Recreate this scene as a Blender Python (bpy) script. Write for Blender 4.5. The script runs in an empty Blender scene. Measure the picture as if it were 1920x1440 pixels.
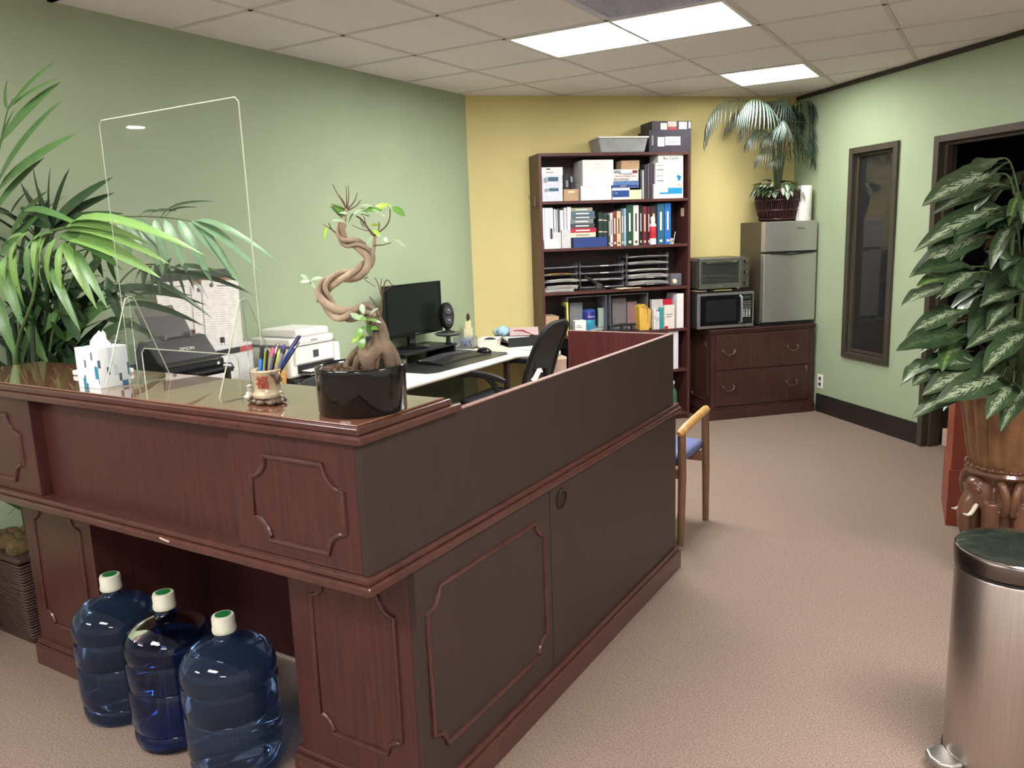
import bpy, bmesh, math, random
from mathutils import Vector, Matrix, noise
random.seed(7)
C = bpy.context.scene.collection
PI = math.pi
R2 = 2 ** .5

# ------------------------------------------------------------------ camera
CAM = Vector((3.6200, -2.7466, 1.562)); FPX = 1497.9
AX = Vector((.8559, .5160, -.0351)).normalized()          # picture right
AD = Vector((.0654, -.1753, -.9823)).normalized()         # picture down
AF = AX.cross(AD).normalized()                            # view direction
AD = AF.cross(AX).normalized()
cd = bpy.data.cameras.new('camera'); cam = bpy.data.objects.new('camera', cd); C.objects.link(cam)
cam.matrix_world = Matrix(((AX.x, -AD.x, -AF.x, CAM.x), (AX.y, -AD.y, -AF.y, CAM.y), (AX.z, -AD.z, -AF.z, CAM.z), (0, 0, 0, 1)))
cd.sensor_width = 36; cd.lens = 36 * FPX / 1920; cd.clip_start = .05
bpy.context.scene.camera = cam

# ------------------------------------------------------------------ world, light, exposure
W = bpy.data.worlds.new('world'); bpy.context.scene.world = W; W.use_nodes = True
W.node_tree.nodes['Background'].inputs[0].default_value = (.5, .52, .55, 1)
W.node_tree.nodes['Background'].inputs[1].default_value = .05
vs = bpy.context.scene.view_settings
vs.view_transform = 'Standard'; vs.look = 'None'; vs.exposure = 0.45; vs.gamma = 1; vs.use_curve_mapping = False
LAMP = 36.0         # strength of the ceiling troffers' diffusers

H = 2.611           # ceiling
WX = .057           # green wall on the left
YW = 1.7565         # yellow wall: (y-x)/sqrt2
RU = 4.672          # right green wall: (x+y)/sqrt2

def G(u, v, z=0): return Vector(((u - v) / R2, (u + v) / R2, z))
def ray(px, py): return AF + AX * ((px - 960) / FPX) + AD * ((py - 720) / FPX)
def hit(px, py, n, d):
    r = ray(px, py); n = Vector(n); return CAM + r * ((d - n.dot(CAM)) / n.dot(r))
def atZ(px, py, z): return hit(px, py, (0, 0, 1), z)
def atX(px, py, x): return hit(px, py, (1, 0, 0), x)
def atY(px, py, y): return hit(px, py, (0, 1, 0), y)
def atV(px, py, v):
    p = hit(px, py, (-1, 1, 0), v * R2); return ((p.x + p.y) / R2, p.z)
def atD(px, py, d): return CAM + ray(px, py) * d

# ------------------------------------------------------------------ materials
def S(r, g, b):
    f = lambda c: (c / 255 / 12.92) if c / 255 <= .04045 else ((c / 255 + .055) / 1.055) ** 2.4
    return (f(r), f(g), f(b), 1)
MC = {}
def mat(name, c, rough=.5, metal=0, var=.06, scale=30, bump=0, bscale=150, trans=0, ior=1.45, coat=0, spec=.5, emit=0, stretch=None, c2=None, aniso=0, alpha=1):
    if name in MC: return MC[name]
    m = bpy.data.materials.new(name); m.use_nodes = True; nt = m.node_tree; b = nt.nodes['Principled BSDF']
    c = S(*c)
    b.inputs['Roughness'].default_value = rough; b.inputs['Metallic'].default_value = metal
    b.inputs['Transmission Weight'].default_value = trans; b.inputs['IOR'].default_value = ior
    b.inputs['Coat Weight'].default_value = coat; b.inputs['Coat Roughness'].default_value = .05
    b.inputs['Specular IOR Level'].default_value = spec; b.inputs['Alpha'].default_value = alpha
    b.inputs['Anisotropic'].default_value = aniso
    tc = nt.nodes.new('ShaderNodeTexCoord'); mp = nt.nodes.new('ShaderNodeMapping')
    nt.links.new(tc.outputs['Object'], mp.inputs[0])
    if stretch: mp.inputs['Scale'].default_value = stretch
    n = nt.nodes.new('ShaderNodeTexNoise'); n.inputs['Scale'].default_value = scale; n.inputs['Detail'].default_value = 5
    nt.links.new(mp.outputs[0], n.inputs['Vector'])
    r = nt.nodes.new('ShaderNodeValToRGB'); r.color_ramp.elements[0].position = .3; r.color_ramp.elements[1].position = .7
    d = S(*c2) if c2 else [x * (1 - 2 * var) for x in c[:3]] + [1]
    e = c if c2 else [min(1, x * (1 + var)) for x in c[:3]] + [1]
    r.color_ramp.elements[0].color = d; r.color_ramp.elements[1].color = e
    nt.links.new(n.outputs['Fac'], r.inputs[0]); nt.links.new(r.outputs[0], b.inputs['Base Color'])
    if emit:
        b.inputs['Emission Color'].default_value = c; b.inputs['Emission Strength'].default_value = emit
    if bump:
        n2 = nt.nodes.new('ShaderNodeTexNoise'); n2.inputs['Scale'].default_value = bscale; n2.inputs['Detail'].default_value = 4
        nt.links.new(mp.outputs[0], n2.inputs['Vector'])
        bp = nt.nodes.new('ShaderNodeBump'); bp.inputs['Strength'].default_value = bump; bp.inputs['Distance'].default_value = .01
        nt.links.new(n2.outputs['Fac'], bp.inputs['Height']); nt.links.new(bp.outputs[0], b.inputs['Normal'])
    MC[name] = m; return m

def leafmat(name, base, vein, amount=.5, rough=.4, band=.3):
    """leaf with a paler pattern along its midrib and side veins (generated coordinates: x along, y across)"""
    m = bpy.data.materials.new(name); m.use_nodes = True; nt = m.node_tree; b = nt.nodes['Principled BSDF']; N = nt.nodes.new; L = nt.links.new
    tc = N('ShaderNodeTexCoord'); sp = N('ShaderNodeSeparateXYZ'); L(tc.outputs['UV'], sp.inputs[0])
    s1 = N('ShaderNodeMath'); s1.operation = 'SUBTRACT'; s1.inputs[1].default_value = .5; L(sp.outputs[1], s1.inputs[0])
    s2 = N('ShaderNodeMath'); s2.operation = 'ABSOLUTE'; L(s1.outputs[0], s2.inputs[0])
    w = N('ShaderNodeMath'); w.operation = 'MULTIPLY_ADD'; w.inputs[1].default_value = -60; L(s2.outputs[0], w.inputs[0])
    w0 = N('ShaderNodeMath'); w0.operation = 'MULTIPLY'; w0.inputs[1].default_value = 75; L(sp.outputs[0], w0.inputs[0]); L(w0.outputs[0], w.inputs[2])
    sn = N('ShaderNodeMath'); sn.operation = 'SINE'; L(w.outputs[0], sn.inputs[0])
    nz = N('ShaderNodeTexNoise'); nz.inputs['Scale'].default_value = 12; nz.inputs['Detail'].default_value = 3; L(tc.outputs['UV'], nz.inputs['Vector'])
    a = N('ShaderNodeMath'); a.operation = 'MULTIPLY_ADD'; a.inputs[1].default_value = .08; L(sn.outputs[0], a.inputs[0]); L(nz.outputs['Fac'], a.inputs[2])
    sb = N('ShaderNodeMath'); sb.operation = 'MULTIPLY_ADD'; sb.inputs[1].default_value = -band * 4; L(s2.outputs[0], sb.inputs[0]); L(a.outputs[0], sb.inputs[2])
    r = N('ShaderNodeValToRGB'); r.color_ramp.elements[0].position = .5 - amount * .4; r.color_ramp.elements[1].position = .62 - amount * .3
    r.color_ramp.elements[0].color = S(*base); r.color_ramp.elements[1].color = S(*vein); L(sb.outputs[0], r.inputs[0]); L(r.outputs[0], b.inputs['Base Color'])
    b.inputs['Roughness'].default_value = rough
    MC[name] = m; return m

def woodmat(name, c, c2, rough=.35, coat=0, scale=6, stretch=(12, 12, .7), crough=.06, bump=.02):
    m = mat(name, c, rough, var=.1, scale=scale, stretch=stretch, c2=c2, coat=coat, bump=bump, bscale=30)
    m.node_tree.nodes['Principled BSDF'].inputs['Coat Roughness'].default_value = crough
    return m
MAHO = woodmat('mahogany laminate upright grain', (74, 38, 34), (56, 29, 27), .38, coat=.15, crough=.25)
MAHX = woodmat('mahogany laminate long grain', (72, 39, 34), (56, 30, 27), .38, coat=.15, stretch=(.8, 12, 12), crough=.25)
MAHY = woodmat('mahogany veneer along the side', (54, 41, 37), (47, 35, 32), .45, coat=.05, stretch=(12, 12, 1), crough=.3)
MTOP = woodmat('polished mahogany top', (128, 88, 68), (108, 72, 56), .12, coat=1.0, stretch=(.8, 10, 10), crough=.02, bump=0)
MTOP.node_tree.nodes['Principled BSDF'].inputs['Coat IOR'].default_value = 2.2
MEDG = woodmat('mahogany edge moulding', (78, 44, 39), (62, 35, 31), .25, coat=.4, crough=.15, stretch=(3, 3, 3))
MWORN = mat('worn pinkish panel edge', (140, 108, 100), .5, var=.12, scale=40)
MCAB = woodmat('dark cherry cabinet veneer', (72, 44, 40), (58, 35, 32), .35, coat=.15, crough=.2, stretch=(10, 10, .8))
MSHF = woodmat('bookcase mahogany', (88, 50, 45), (70, 39, 36), .45, coat=.05, stretch=(10, 10, .8))
MSHB = woodmat('bookcase back panel', (50, 34, 34), (42, 29, 29), .5, stretch=(10, 10, .8))
GREEN = mat('green wall paint', (156, 171, 141), .75, var=.02, scale=3, bump=.08, bscale=260)
OFFW = mat('off white wall paint', (222, 218, 216), .8, var=.02, scale=3)
YELL = mat('yellow wall paint', (206, 193, 134), .75, var=.02, scale=3, bump=.08, bscale=260)
TILE = mat('ceiling tile', (240, 234, 236), .95, var=.03, scale=60, bump=.25, bscale=220)
GRID = mat('ceiling grid enamel', (214, 208, 208), .6, var=.02)
BLACKV = mat('black vinyl base', (38, 34, 32), .5, var=.08)
BRONZE = mat('dark bronze frame', (66, 60, 50), .45, var=.06)
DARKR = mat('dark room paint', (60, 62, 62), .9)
BLK = mat('black plastic', (30, 31, 33), .42, var=.05)
BLKG = mat('glossy black plastic', (18, 19, 21), .12, var=.03)
DGRY = mat('dark grey plastic', (58, 58, 60), .5, var=.05)
GRYP = mat('grey plastic', (120, 120, 122), .5, var=.04)
WHT = mat('white plastic', (232, 232, 228), .4, var=.02)
WHTP = mat('white paper', (236, 234, 230), .8, var=.03, scale=12)
CREAM = mat('cream paper', (226, 212, 178), .8, var=.04)
STEEL = mat('brushed steel', (176, 176, 172), .34, metal=1, var=.05, scale=8, stretch=(1, 1, 60), bump=.02, bscale=30)
STEELV = mat('brushed steel upright', (186, 186, 182), .32, metal=.75, var=.05, scale=8, stretch=(60, 60, 1), aniso=.4)
CHROME = mat('chrome', (210, 208, 204), .12, metal=1, var=.02)
PEWT = mat('antique pewter pull', (150, 140, 126), .3, metal=1, var=.1)
ACR = mat('clear acrylic', (250, 252, 250), .02, trans=1, ior=1.3, var=0)
ACRE = mat('frosted acrylic edge', (222, 232, 210), .35, var=.02, trans=.35, ior=1.3)
SMOK = mat('smoky clear plastic', (196, 196, 206), .15, trans=.8, ior=1.1, var=.03)
CLRP = mat('cloudy clear plastic', (226, 230, 232), .2, trans=.9, ior=1.15, var=.03)
DGLS = mat('dark window glass', (120, 122, 124), .03, trans=.9, ior=1.5, var=0)
KRAFT = mat('kraft cardboard', (176, 146, 116), .85, var=.06)
NAVY = mat('navy cloth cover', (38, 62, 120), .6)
TERRA = mat('terracotta laminate', (130, 60, 42), .42, var=.08, scale=14)

# ------------------------------------------------------------------ mesh builder
class MB:
    def __init__(s): s.v = []; s.f = []; s.m = []; s.uv = {}; s.mi = 0; s.X = Matrix.Identity(4)
    def add(s, vs_, fs_):
        o = len(s.v); s.v += [tuple(s.X @ Vector(v)) for v in vs_]
        for f in fs_: s.f.append([o + i for i in f]); s.m.append(s.mi)
        return o
    def box(s, x0, y0, z0, x1, y1, z1):
        s.add([(x0, y0, z0), (x1, y0, z0), (x1, y1, z0), (x0, y1, z0), (x0, y0, z1), (x1, y0, z1), (x1, y1, z1), (x0, y1, z1)],
              [(3, 2, 1, 0), (4, 5, 6, 7), (0, 1, 5, 4), (1, 2, 6, 5), (2, 3, 7, 6), (3, 0, 4, 7)]); return s
    def lathe(s, prof, n=28, c=(0, 0, 0), axis=None, cap=True, flute=None):
        vs_ = []; fs_ = []
        for i, (r, z) in enumerate(prof):
            for k in range(n):
                a = 2 * PI * k / n; rr = r * (flute(a, z) if flute else 1)
                vs_.append((rr * math.cos(a), rr * math.sin(a), z))
        for i in range(len(prof) - 1):
            for k in range(n):
                a = i * n + k; b = i * n + (k + 1) % n; fs_.append((a, b, b + n, a + n))
        if cap:
            fs_.append(tuple(range(n))[::-1]); fs_.append(tuple(range((len(prof) - 1) * n, len(prof) * n)))
        T = Matrix.Translation(Vector(c))
        if axis is not None: T = T @ Vector(axis).to_track_quat('Z', 'Y').to_matrix().to_4x4()
        o = s.X; s.X = o @ T; s.add(vs_, fs_); s.X = o; return s
    def cyl(s, a, b, r, r2=None, n=16):
        a = Vector(a); b = Vector(b); d = b - a; return s.lathe([(r, 0), (r if r2 is None else r2, d.length)], n, a, d)
    def tube(s, pts, r, n=8, closed=False, cap=True, flat=1):
        pts = [Vector(p) for p in pts]; N = len(pts); rr = r if isinstance(r, (list, tuple)) else [r] * N
        vs_ = []; fs_ = []; up = None
        for i, p in enumerate(pts):
            a = pts[i - 1] if (i > 0 or closed) else p; b = pts[(i + 1) % N] if (i < N - 1 or closed) else p
            t = (b - a).normalized() if (b - a).length > 1e-9 else Vector((0, 0, 1))
            if up is None: up = t.orthogonal().normalized()
            up = (up - t * up.dot(t)); up = up.normalized() if up.length > 1e-6 else t.orthogonal().normalized()
            sd = t.cross(up)
            for k in range(n):
                w = 2 * PI * k / n; vs_.append(p + up * (math.cos(w) * rr[i] * flat) + sd * (math.sin(w) * rr[i]))
        for i in range(N if closed else N - 1):
            for k in range(n):
                j = (i + 1) % N; fs_.append((i * n + k, i * n + (k + 1) % n, j * n + (k + 1) % n, j * n + k))
        if cap and not closed:
            fs_.append(tuple(range(n))[::-1]); fs_.append(tuple(range((N - 1) * n, N * n)))
        s.add(vs_, fs_); return s
    def prism(s, poly, z0, z1):
        n = len(poly); s.add([(x, y, z0) for x, y in poly] + [(x, y, z1) for x, y in poly],
                             [tuple(range(n))[::-1], tuple(range(n, 2 * n))] + [(i, (i + 1) % n, n + (i + 1) % n, n + i) for i in range(n)]); return s
    def ball(s, c, r, n=14, m=8, sc=(1, 1, 1)):
        prof = [(max(1e-4, math.sin(PI * i / m)), -math.cos(PI * i / m)) for i in range(m + 1)]
        o = s.X; s.X = o @ Matrix.Translation(Vector(c)) @ Matrix.Diagonal((r * sc[0], r * sc[1], r * sc[2], 1)); s.lathe(prof, n); s.X = o; return s
    def mesh(s, name):
        me = bpy.data.meshes.new(name); me.from_pydata(s.v, [], s.f)
        me.polygons.foreach_set('material_index', s.m); me.update(); return me

def link(name, me, mats, parent=None, loc=(0, 0, 0), rz=0, smooth=False, bevel=0, seg=2, rot=None, fix=True):
    o = bpy.data.objects.new(name, me); C.objects.link(o)
    if mats is not None and len(me.materials) == 0:
        for m in (mats if isinstance(mats, (list, tuple)) else [mats]): me.materials.append(m)
    if parent: o.parent = parent
    o.location = loc; o.rotation_euler = rot if rot else (0, 0, rz)
    if smooth:
        me.polygons.foreach_set('use_smooth', [True] * len(me.polygons))
        if smooth != 'all':
            me.set_sharp_from_angle(angle=math.radians(38))
    if bevel:
        b = o.modifiers.new('bevel', 'BEVEL'); b.width = bevel; b.segments = seg; b.limit_method = 'ANGLE'; b.angle_limit = math.radians(40)
        b.harden_normals = False
    return o
def obj(name, mb, mats, parent=None, **k):
    me = mb.mesh(name)
    if k.pop('fixn', True):
        bm = bmesh.new(); bm.from_mesh(me); bmesh.ops.recalc_face_normals(bm, faces=bm.faces); bm.to_mesh(me); bm.free()
    return link(name, me, mats, parent, **k)
def tag(o, label, cat, group=None, kind=None):
    o['label'] = label; o['category'] = cat
    if group: o['group'] = group
    if kind: o['kind'] = kind
    return o
def thing(name, label, cat, loc=(0, 0, 0), rz=0, group=None):
    o = bpy.data.objects.new(name, None); C.objects.link(o); o.location = loc; o.rotation_euler = (0, 0, rz); o.empty_display_size = .05
    return tag(o, label, cat, group)
def struct(o): o['kind'] = 'structure'; return o
def B(x0, y0, z0, x1, y1, z1): return MB().box(x0, y0, z0, x1, y1, z1)
A45 = PI / 4
def text(body, size, m, parent, loc, rot, name='lettering', ext=.0004, align='CENTER', sx=1):
    c = bpy.data.curves.new(name, 'FONT'); c.body = body; c.size = size; c.extrude = ext; c.align_x = align; c.align_y = 'CENTER'
    o = bpy.data.objects.new(name, c); C.objects.link(o)
    dg = bpy.context.evaluated_depsgraph_get(); me = bpy.data.meshes.new_from_object(o.evaluated_get(dg))
    bpy.data.objects.remove(o); me.materials.clear()
    r = link(name, me, m, parent, loc=loc, rot=rot); r.scale = (sx, 1, 1); return r
def copy_tree(o, parent=None):
    c = o.copy(); C.objects.link(c); c.parent = parent
    for ch in [x for x in o.children]: copy_tree(ch, c)
    return c
def smooth_path(pts, n=6):
    """Catmull-Rom through the points"""
    P = [Vector(p) for p in pts]; P = [2 * P[0] - P[1]] + P + [2 * P[-1] - P[-2]]; out = []
    for i in range(1, len(P) - 2):
        for k in range(n):
            t = k / n; a, b, c, d = P[i - 1], P[i], P[i + 1], P[i + 2]
            out.append(.5 * ((2 * b) + (-a + c) * t + (2 * a - 5 * b + 4 * c - d) * t * t + (-a + 3 * b - 3 * c + d) * t ** 3))
    out.append(P[-2]); return out
def lerp_list(v, n):
    out = []
    for i in range(n):
        t = i / (n - 1) * (len(v) - 1); k = min(int(t), len(v) - 2); out.append(v[k] + (v[k + 1] - v[k]) * (t - k))
    return out
# ================================================================== THE SETTING
WY0 = -1.95                                   # where the left green wall ends towards the lobby
carpet = mat('speckled beige carpet', (160, 140, 126), .95, scale=170, c2=(114, 97, 86), bump=.6, bscale=420)
fl = struct(obj('floor', MB().prism([(-4.4, -6.7), (7.6, -6.7), (7.6, 8.5), (-4.4, 8.5)], -.1, 0), carpet))
T = .12
struct(obj('wall_left', B(WX - T, WY0, 0, WX, 2.62, H + .1), GREEN))
struct(obj('wall_lobby', B(-4.3, WY0, 0, WX - T, WY0 + T, H + .1), OFFW))
struct(obj('wall_west', B(-4.42, -6.6, 0, -4.3, WY0 + T, H + .1), OFFW))
struct(obj('wall_south', B(-4.3, -6.7, 0, 5.75, -6.6, H + .1), OFFW))
u0 = 1.756 + .08; m = MB(); m.box(u0 - .04, YW, 0, RU + .12, YW + T, H + .1)
struct(obj('wall_back', m, YELL, rz=A45))
# right green wall, built in (u, v) with openings for the window and the doorway
WV0, WV1, WZ0, WZ1 = .475, 1.006, .515, 2.115         # window casing outline
DV0, DV1, DZ = -.93, .134, 2.10                       # doorway casing outline
VE = -3.3
m = MB(); m.box(RU, WV1 - .03, 0, RU + T, YW, H + .1); m.box(RU, DV1 - .04, 0, RU + T, WV0 + .03, H + .1)
m.box(RU, WV0 + .03, 0, RU + T, WV1 - .03, WZ0 + .03); m.box(RU, WV0 + .03, WZ1 - .03, RU + T, WV1 - .03, H + .1)
m.box(RU, DV0 + .04, DZ - .04, RU + T, DV1 - .04, H + .1); m.box(RU, VE, 0, RU + T, DV0 + .04, H + .1)
struct(obj('wall_right', m, GREEN, rz=A45))
ex, ey = G(RU, VE).x, G(RU, VE).y
struct(obj('wall_east', B(ex, -6.6, 0, ex + T, ey + .05, H + .1), OFFW))
# base boards
struct(obj('baseboard_right', MB().box(RU - .008, WV0 - .3, 0, RU, 1.33, .155).box(RU - .008, DV1, 0, RU, WV0 - .3, .155), BLACKV, rz=A45))
struct(obj('baseboard_back', B(1.80, YW - .008, 0, 3.66, YW, .155), BLACKV, rz=A45))
struct(obj('baseboard_left', B(WX, WY0, 0, WX + .008, 2.53, .155), BLACKV))
# shadow-gap trim where the right wall meets the ceiling
struct(obj('trim_1', B(RU - .012, VE, H - .03, RU, 1.74, H - .002), mat('dark bronze wall angle', (52, 47, 38), .6), rz=A45))
# ceiling: slab above, exposed grid, tiles laid in as parts
room = [(-4.3, -6.6), (ex, -6.6), (ex, ey), (G(RU, YW).x, G(RU, YW).y), (WX, 2.541), (WX, WY0), (-4.3, WY0)]
ceil = struct(obj('ceiling', MB().prism([(-4.4, -6.7), (7.6, -6.7), (7.6, 8.5), (-4.4, 8.5)], H + .12, H + .2), mat('plenum', (90, 90, 90), .9)))
def clip(poly, a, b):      # keep what lies left of a->b
    out = []
    f = lambda p: (b[0] - a[0]) * (p[1] - a[1]) - (b[1] - a[1]) * (p[0] - a[0])
    for i, p in enumerate(poly):
        q = poly[(i + 1) % len(poly)]; fp, fq = f(p), f(q)
        if fp >= 0: out.append(p)
        if (fp >= 0) != (fq >= 0):
            t = fp / (fp - fq); out.append((p[0] + (q[0] - p[0]) * t, p[1] + (q[1] - p[1]) * t))
    return out
main = [room[1], room[2], room[3], room[4], (WX, -6.6)]
lob = [(-4.3, -6.6), (WX, -6.6), (WX, WY0), (-4.3, WY0)]
S0 = .61; LAMPS = {}
def lampcells(i, j, n):
    for k in range(n): LAMPS[(i + k, j)] = 1
troffers = [(2, 2, 2), (3, 5, 1), (2, -6, 2), (2, -3, 1), (6, -2, 2), (-2, -8, 2), (6, -8, 2)]  # unseen single-tile one over the desk is added to brighten the left wall
for t in troffers: lampcells(*t)
VENT = (3, 1)
gridm = MB(); shared = None
for i in range(-8, 10):
    for j in range(-11, 8):
        if (i, j) in LAMPS or (i, j) == VENT: continue
        for reg in (main, lob):
            g = .0125; x0, y0, x1, y1 = i * S0 + g, j * S0 + g, (i + 1) * S0 - g, (j + 1) * S0 - g
            p = [(x0, y0), (x1, y0), (x1, y1), (x0, y1)]
            for a in range(len(reg)): p = clip(p, reg[a], reg[(a + 1) % len(reg)]) if p else p
            if len(p) < 3: continue
            full = len(p) == 4 and abs((max(q[0] for q in p) - min(q[0] for q in p)) * (max(q[1] for q in p) - min(q[1] for q in p)) - (S0 - 2 * g) ** 2) < 1e-6 and reg is main
            if full:
                if shared is None: shared = MB().prism([(0, 0), (S0 - 2 * g, 0), (S0 - 2 * g, S0 - 2 * g), (0, S0 - 2 * g)], 0, .015).mesh('tile'); shared.materials.append(TILE)
                link('tile', shared, None, ceil, loc=(x0, y0, H + .004))
            else:
                q = [(a[0] - x0, a[1] - y0) for a in p]
                obj('tile', MB().prism(q, 0, .015), TILE, ceil, loc=(x0, y0, H + .004))
for reg in (main, lob):
    for i in range(-8, 10):
        for (x0, y0, x1, y1) in ((i * S0 - .012, -6.6, i * S0 + .012, 5), (-4.3, i * S0 - .012, 6, i * S0 + .012), (-4.3, (i - 10) * S0 - .012, 6, (i - 10) * S0 + .012)):
            if y0 < -6.7: continue
            p = [(x0, y0), (x1, y0), (x1, y1), (x0, y1)]
            for a in range(len(reg)): p = clip(p, reg[a], reg[(a + 1) % len(reg)]) if p else p
            if len(p) > 2: gridm.prism(p, H, H + .006)
obj('grid', gridm, GRID, ceil)
# window_1 : fixed light beside the doorway, closed dark blind behind the glass
w = thing('window_1', '', ''); del w['label']; del w['category']; struct(w); w.rotation_euler = (0, 0, A45)
def frame(x0, x1, v0, v1, z0, z1, t):
    m = MB(); m.box(x0, v0, z0, x1, v0 + t, z1); m.box(x0, v1 - t, z0, x1, v1, z1)
    m.box(x0, v0 + t, z1 - t, x1, v1 - t, z1)
    if z0 > .01: m.box(x0, v0 + t, z0, x1, v1 - t, z0 + t)
    return m
obj('casing', frame(RU - .022, RU + .01, WV0, WV1, WZ0, WZ1, .045), BRONZE, w, bevel=.003)
obj('sash', frame(RU + .02, RU + .07, WV0 + .045, WV1 - .045, WZ0 + .045, WZ1 - .045, .022), BRONZE, w, bevel=.002)
obj('pane', B(RU + .042, WV0 + .067, WZ0 + .067, RU + .047, WV1 - .067, WZ1 - .067), DGLS, w)
m = MB(); z = WZ0 + .07
while z < WZ1 - .07:
    m.add([(RU + .075, WV0 + .05, z + .016), (RU + .075, WV1 - .05, z + .016), (RU + .092, WV1 - .05, z), (RU + .092, WV0 + .05, z), (RU + .077, WV0 + .05, z + .018), (RU + .077, WV1 - .05, z + .018), (RU + .094, WV1 - .05, z + .002), (RU + .094, WV0 + .05, z + .002)],
          [(0, 1, 2, 3), (7, 6, 5, 4), (0, 4, 5, 1), (2, 6, 7, 3), (1, 5, 6, 2), (3, 7, 4, 0)]); z += .0155
b_ = obj('blind', m, mat('dark mini blind', (46, 44, 44), .5), w); b_['kind'] = 'stuff'
for z in (1.52, 1.00):
    obj('ladder_bar', B(RU + .068, WV0 + .067, z, RU + .074, WV1 - .067, z + .03), BLK, w)
# door_1 : open doorway into an unlit room
d = thing('door_1', '', ''); del d['label']; del d['category']; struct(d); d.rotation_euler = (0, 0, A45)
obj('casing', frame(RU - .022, RU + T + .01, DV0, DV1, 0, DZ, .045), BRONZE, d, bevel=.003)
obj('stop', frame(RU + .03, RU + .075, DV0 + .045, DV1 - .045, 0, DZ - .045, .02), BRONZE, d, bevel=.002)
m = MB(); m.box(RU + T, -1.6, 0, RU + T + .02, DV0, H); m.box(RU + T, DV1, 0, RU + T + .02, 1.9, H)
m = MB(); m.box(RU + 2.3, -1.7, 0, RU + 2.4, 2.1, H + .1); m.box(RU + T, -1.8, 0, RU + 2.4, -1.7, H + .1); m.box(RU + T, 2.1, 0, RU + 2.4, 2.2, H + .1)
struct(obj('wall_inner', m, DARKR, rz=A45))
# socket outlet
o = thing('wall_outlet', 'white duplex electrical outlet low on the green wall beside the wooden file cabinet', 'outlet', G(RU, 1.285, .262), A45)
obj('plate', B(-.007, -.036, -.058, 0, .036, .058), WHT, o, bevel=.003)
for z in (-.024, .024): obj('socket', B(-.009, -.014, z - .014, -.006, .014, z + .014), mat('socket face', (60, 56, 52), .5), o)
# troffers
LM = mat('lit troffer diffuser', (255, 252, 244), .4, var=0, emit=LAMP)
LM.node_tree.nodes['Principled BSDF'].inputs['Emission Color'].default_value = (1, .97, .945, 1)
LM2 = mat('dimmed troffer diffuser', (255, 252, 244), .4, var=0, emit=LAMP * .6)  # dimmer copy so the yellow wall and desk are not overlit
labs = ['long two-tile fluorescent ceiling light in front of the yellow wall', 'single-tile square ceiling light above the fridge and palm', 'fluorescent ceiling light out of view over the waiting side', 'unseen single-tile ceiling light added above the desk front to brighten the left wall',
        'fluorescent ceiling light out of view on the right', 'fluorescent ceiling light in the lobby', 'fluorescent ceiling light far behind on the right']
for (i, j, n), lb in zip(troffers, labs):
    t = thing('ceiling_light', lb, 'ceiling light', (i * S0, j * S0, H), 0); L = n * S0
    m = MB()
    for bx in ((.0125, .0125, L - .0125, .03), (.0125, S0 - .03, L - .0125, S0 - .0125), (.0125, .03, .03, S0 - .03), (L - .03, .03, L - .0125, S0 - .03)): m.box(bx[0], bx[1], -.004, bx[2], bx[3], .05)
    obj('frame', m, WHT, t)
    obj('diffuser', B(.03, .03, .008, L - .03, S0 - .03, .014), LM2 if n == 1 else LM, t)
    obj('housing', B(.03, .03, .04, L - .03, S0 - .03, .09), GRYP, t)
# return-air grille
t = thing('return_air_grille', 'dark grey egg-crate return air grille in the ceiling beside the long light', 'vent', (VENT[0] * S0, VENT[1] * S0, H))
vm = mat('grey egg crate', (206, 210, 226), .6)
m = MB(); e0, e1 = .0125, S0 - .0125
m.box(e0, e0, -.003, e1, e0 + .025, .02); m.box(e0, e1 - .025, -.003, e1, e1, .02); m.box(e0, e0 + .025, -.003, e0 + .025, e1 - .025, .02); m.box(e1 - .025, e0 + .025, -.003, e1, e1 - .025, .02)
obj('frame', m, vm, t)
m = MB(); k = e0 + .025
while k < e1 - .025: m.box(k, e0 + .025, 0, k + .002, e1 - .025, .013); m.box(e0 + .025, k, 0, e1 - .025, k + .002, .013); k += .0157
g_ = obj('egg_crate', m, vm, t); g_['kind'] = 'stuff'
obj('backing', B(e0, e0, .05, e1, e1, .055), mat('pale duct backing', (200, 206, 222), .9), t)  # pale backing, lightened so the grille does not read too dark
# recessed downlight in the lobby (its reflection shows in the acrylic shield)
t = thing('downlight', 'small round recessed downlight in the lobby ceiling', 'ceiling light', (-3.0, -4.4, H - .002))
obj('trim_ring', MB().lathe([(.075, 0), (.1, 0), (.1, .006), (.075, .006), (.075, 0)], cap=False), WHT, t, smooth=True)
obj('lens', MB().cyl((0, 0, -.001), (0, 0, .004), .074, n=24), mat('lit downlight', (255, 246, 226), .4, var=0, emit=60), t)
# small things seen through the doorway
tag(obj('carton', B(-.06, -.05, 0, .06, .05, .12), mat('pale pinkish carton', (206, 176, 158), .8), loc=G(RU + .20, .025), rz=A45, bevel=.002), 'small pale pinkish carton on the floor just inside the dark doorway', 'box')
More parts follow.
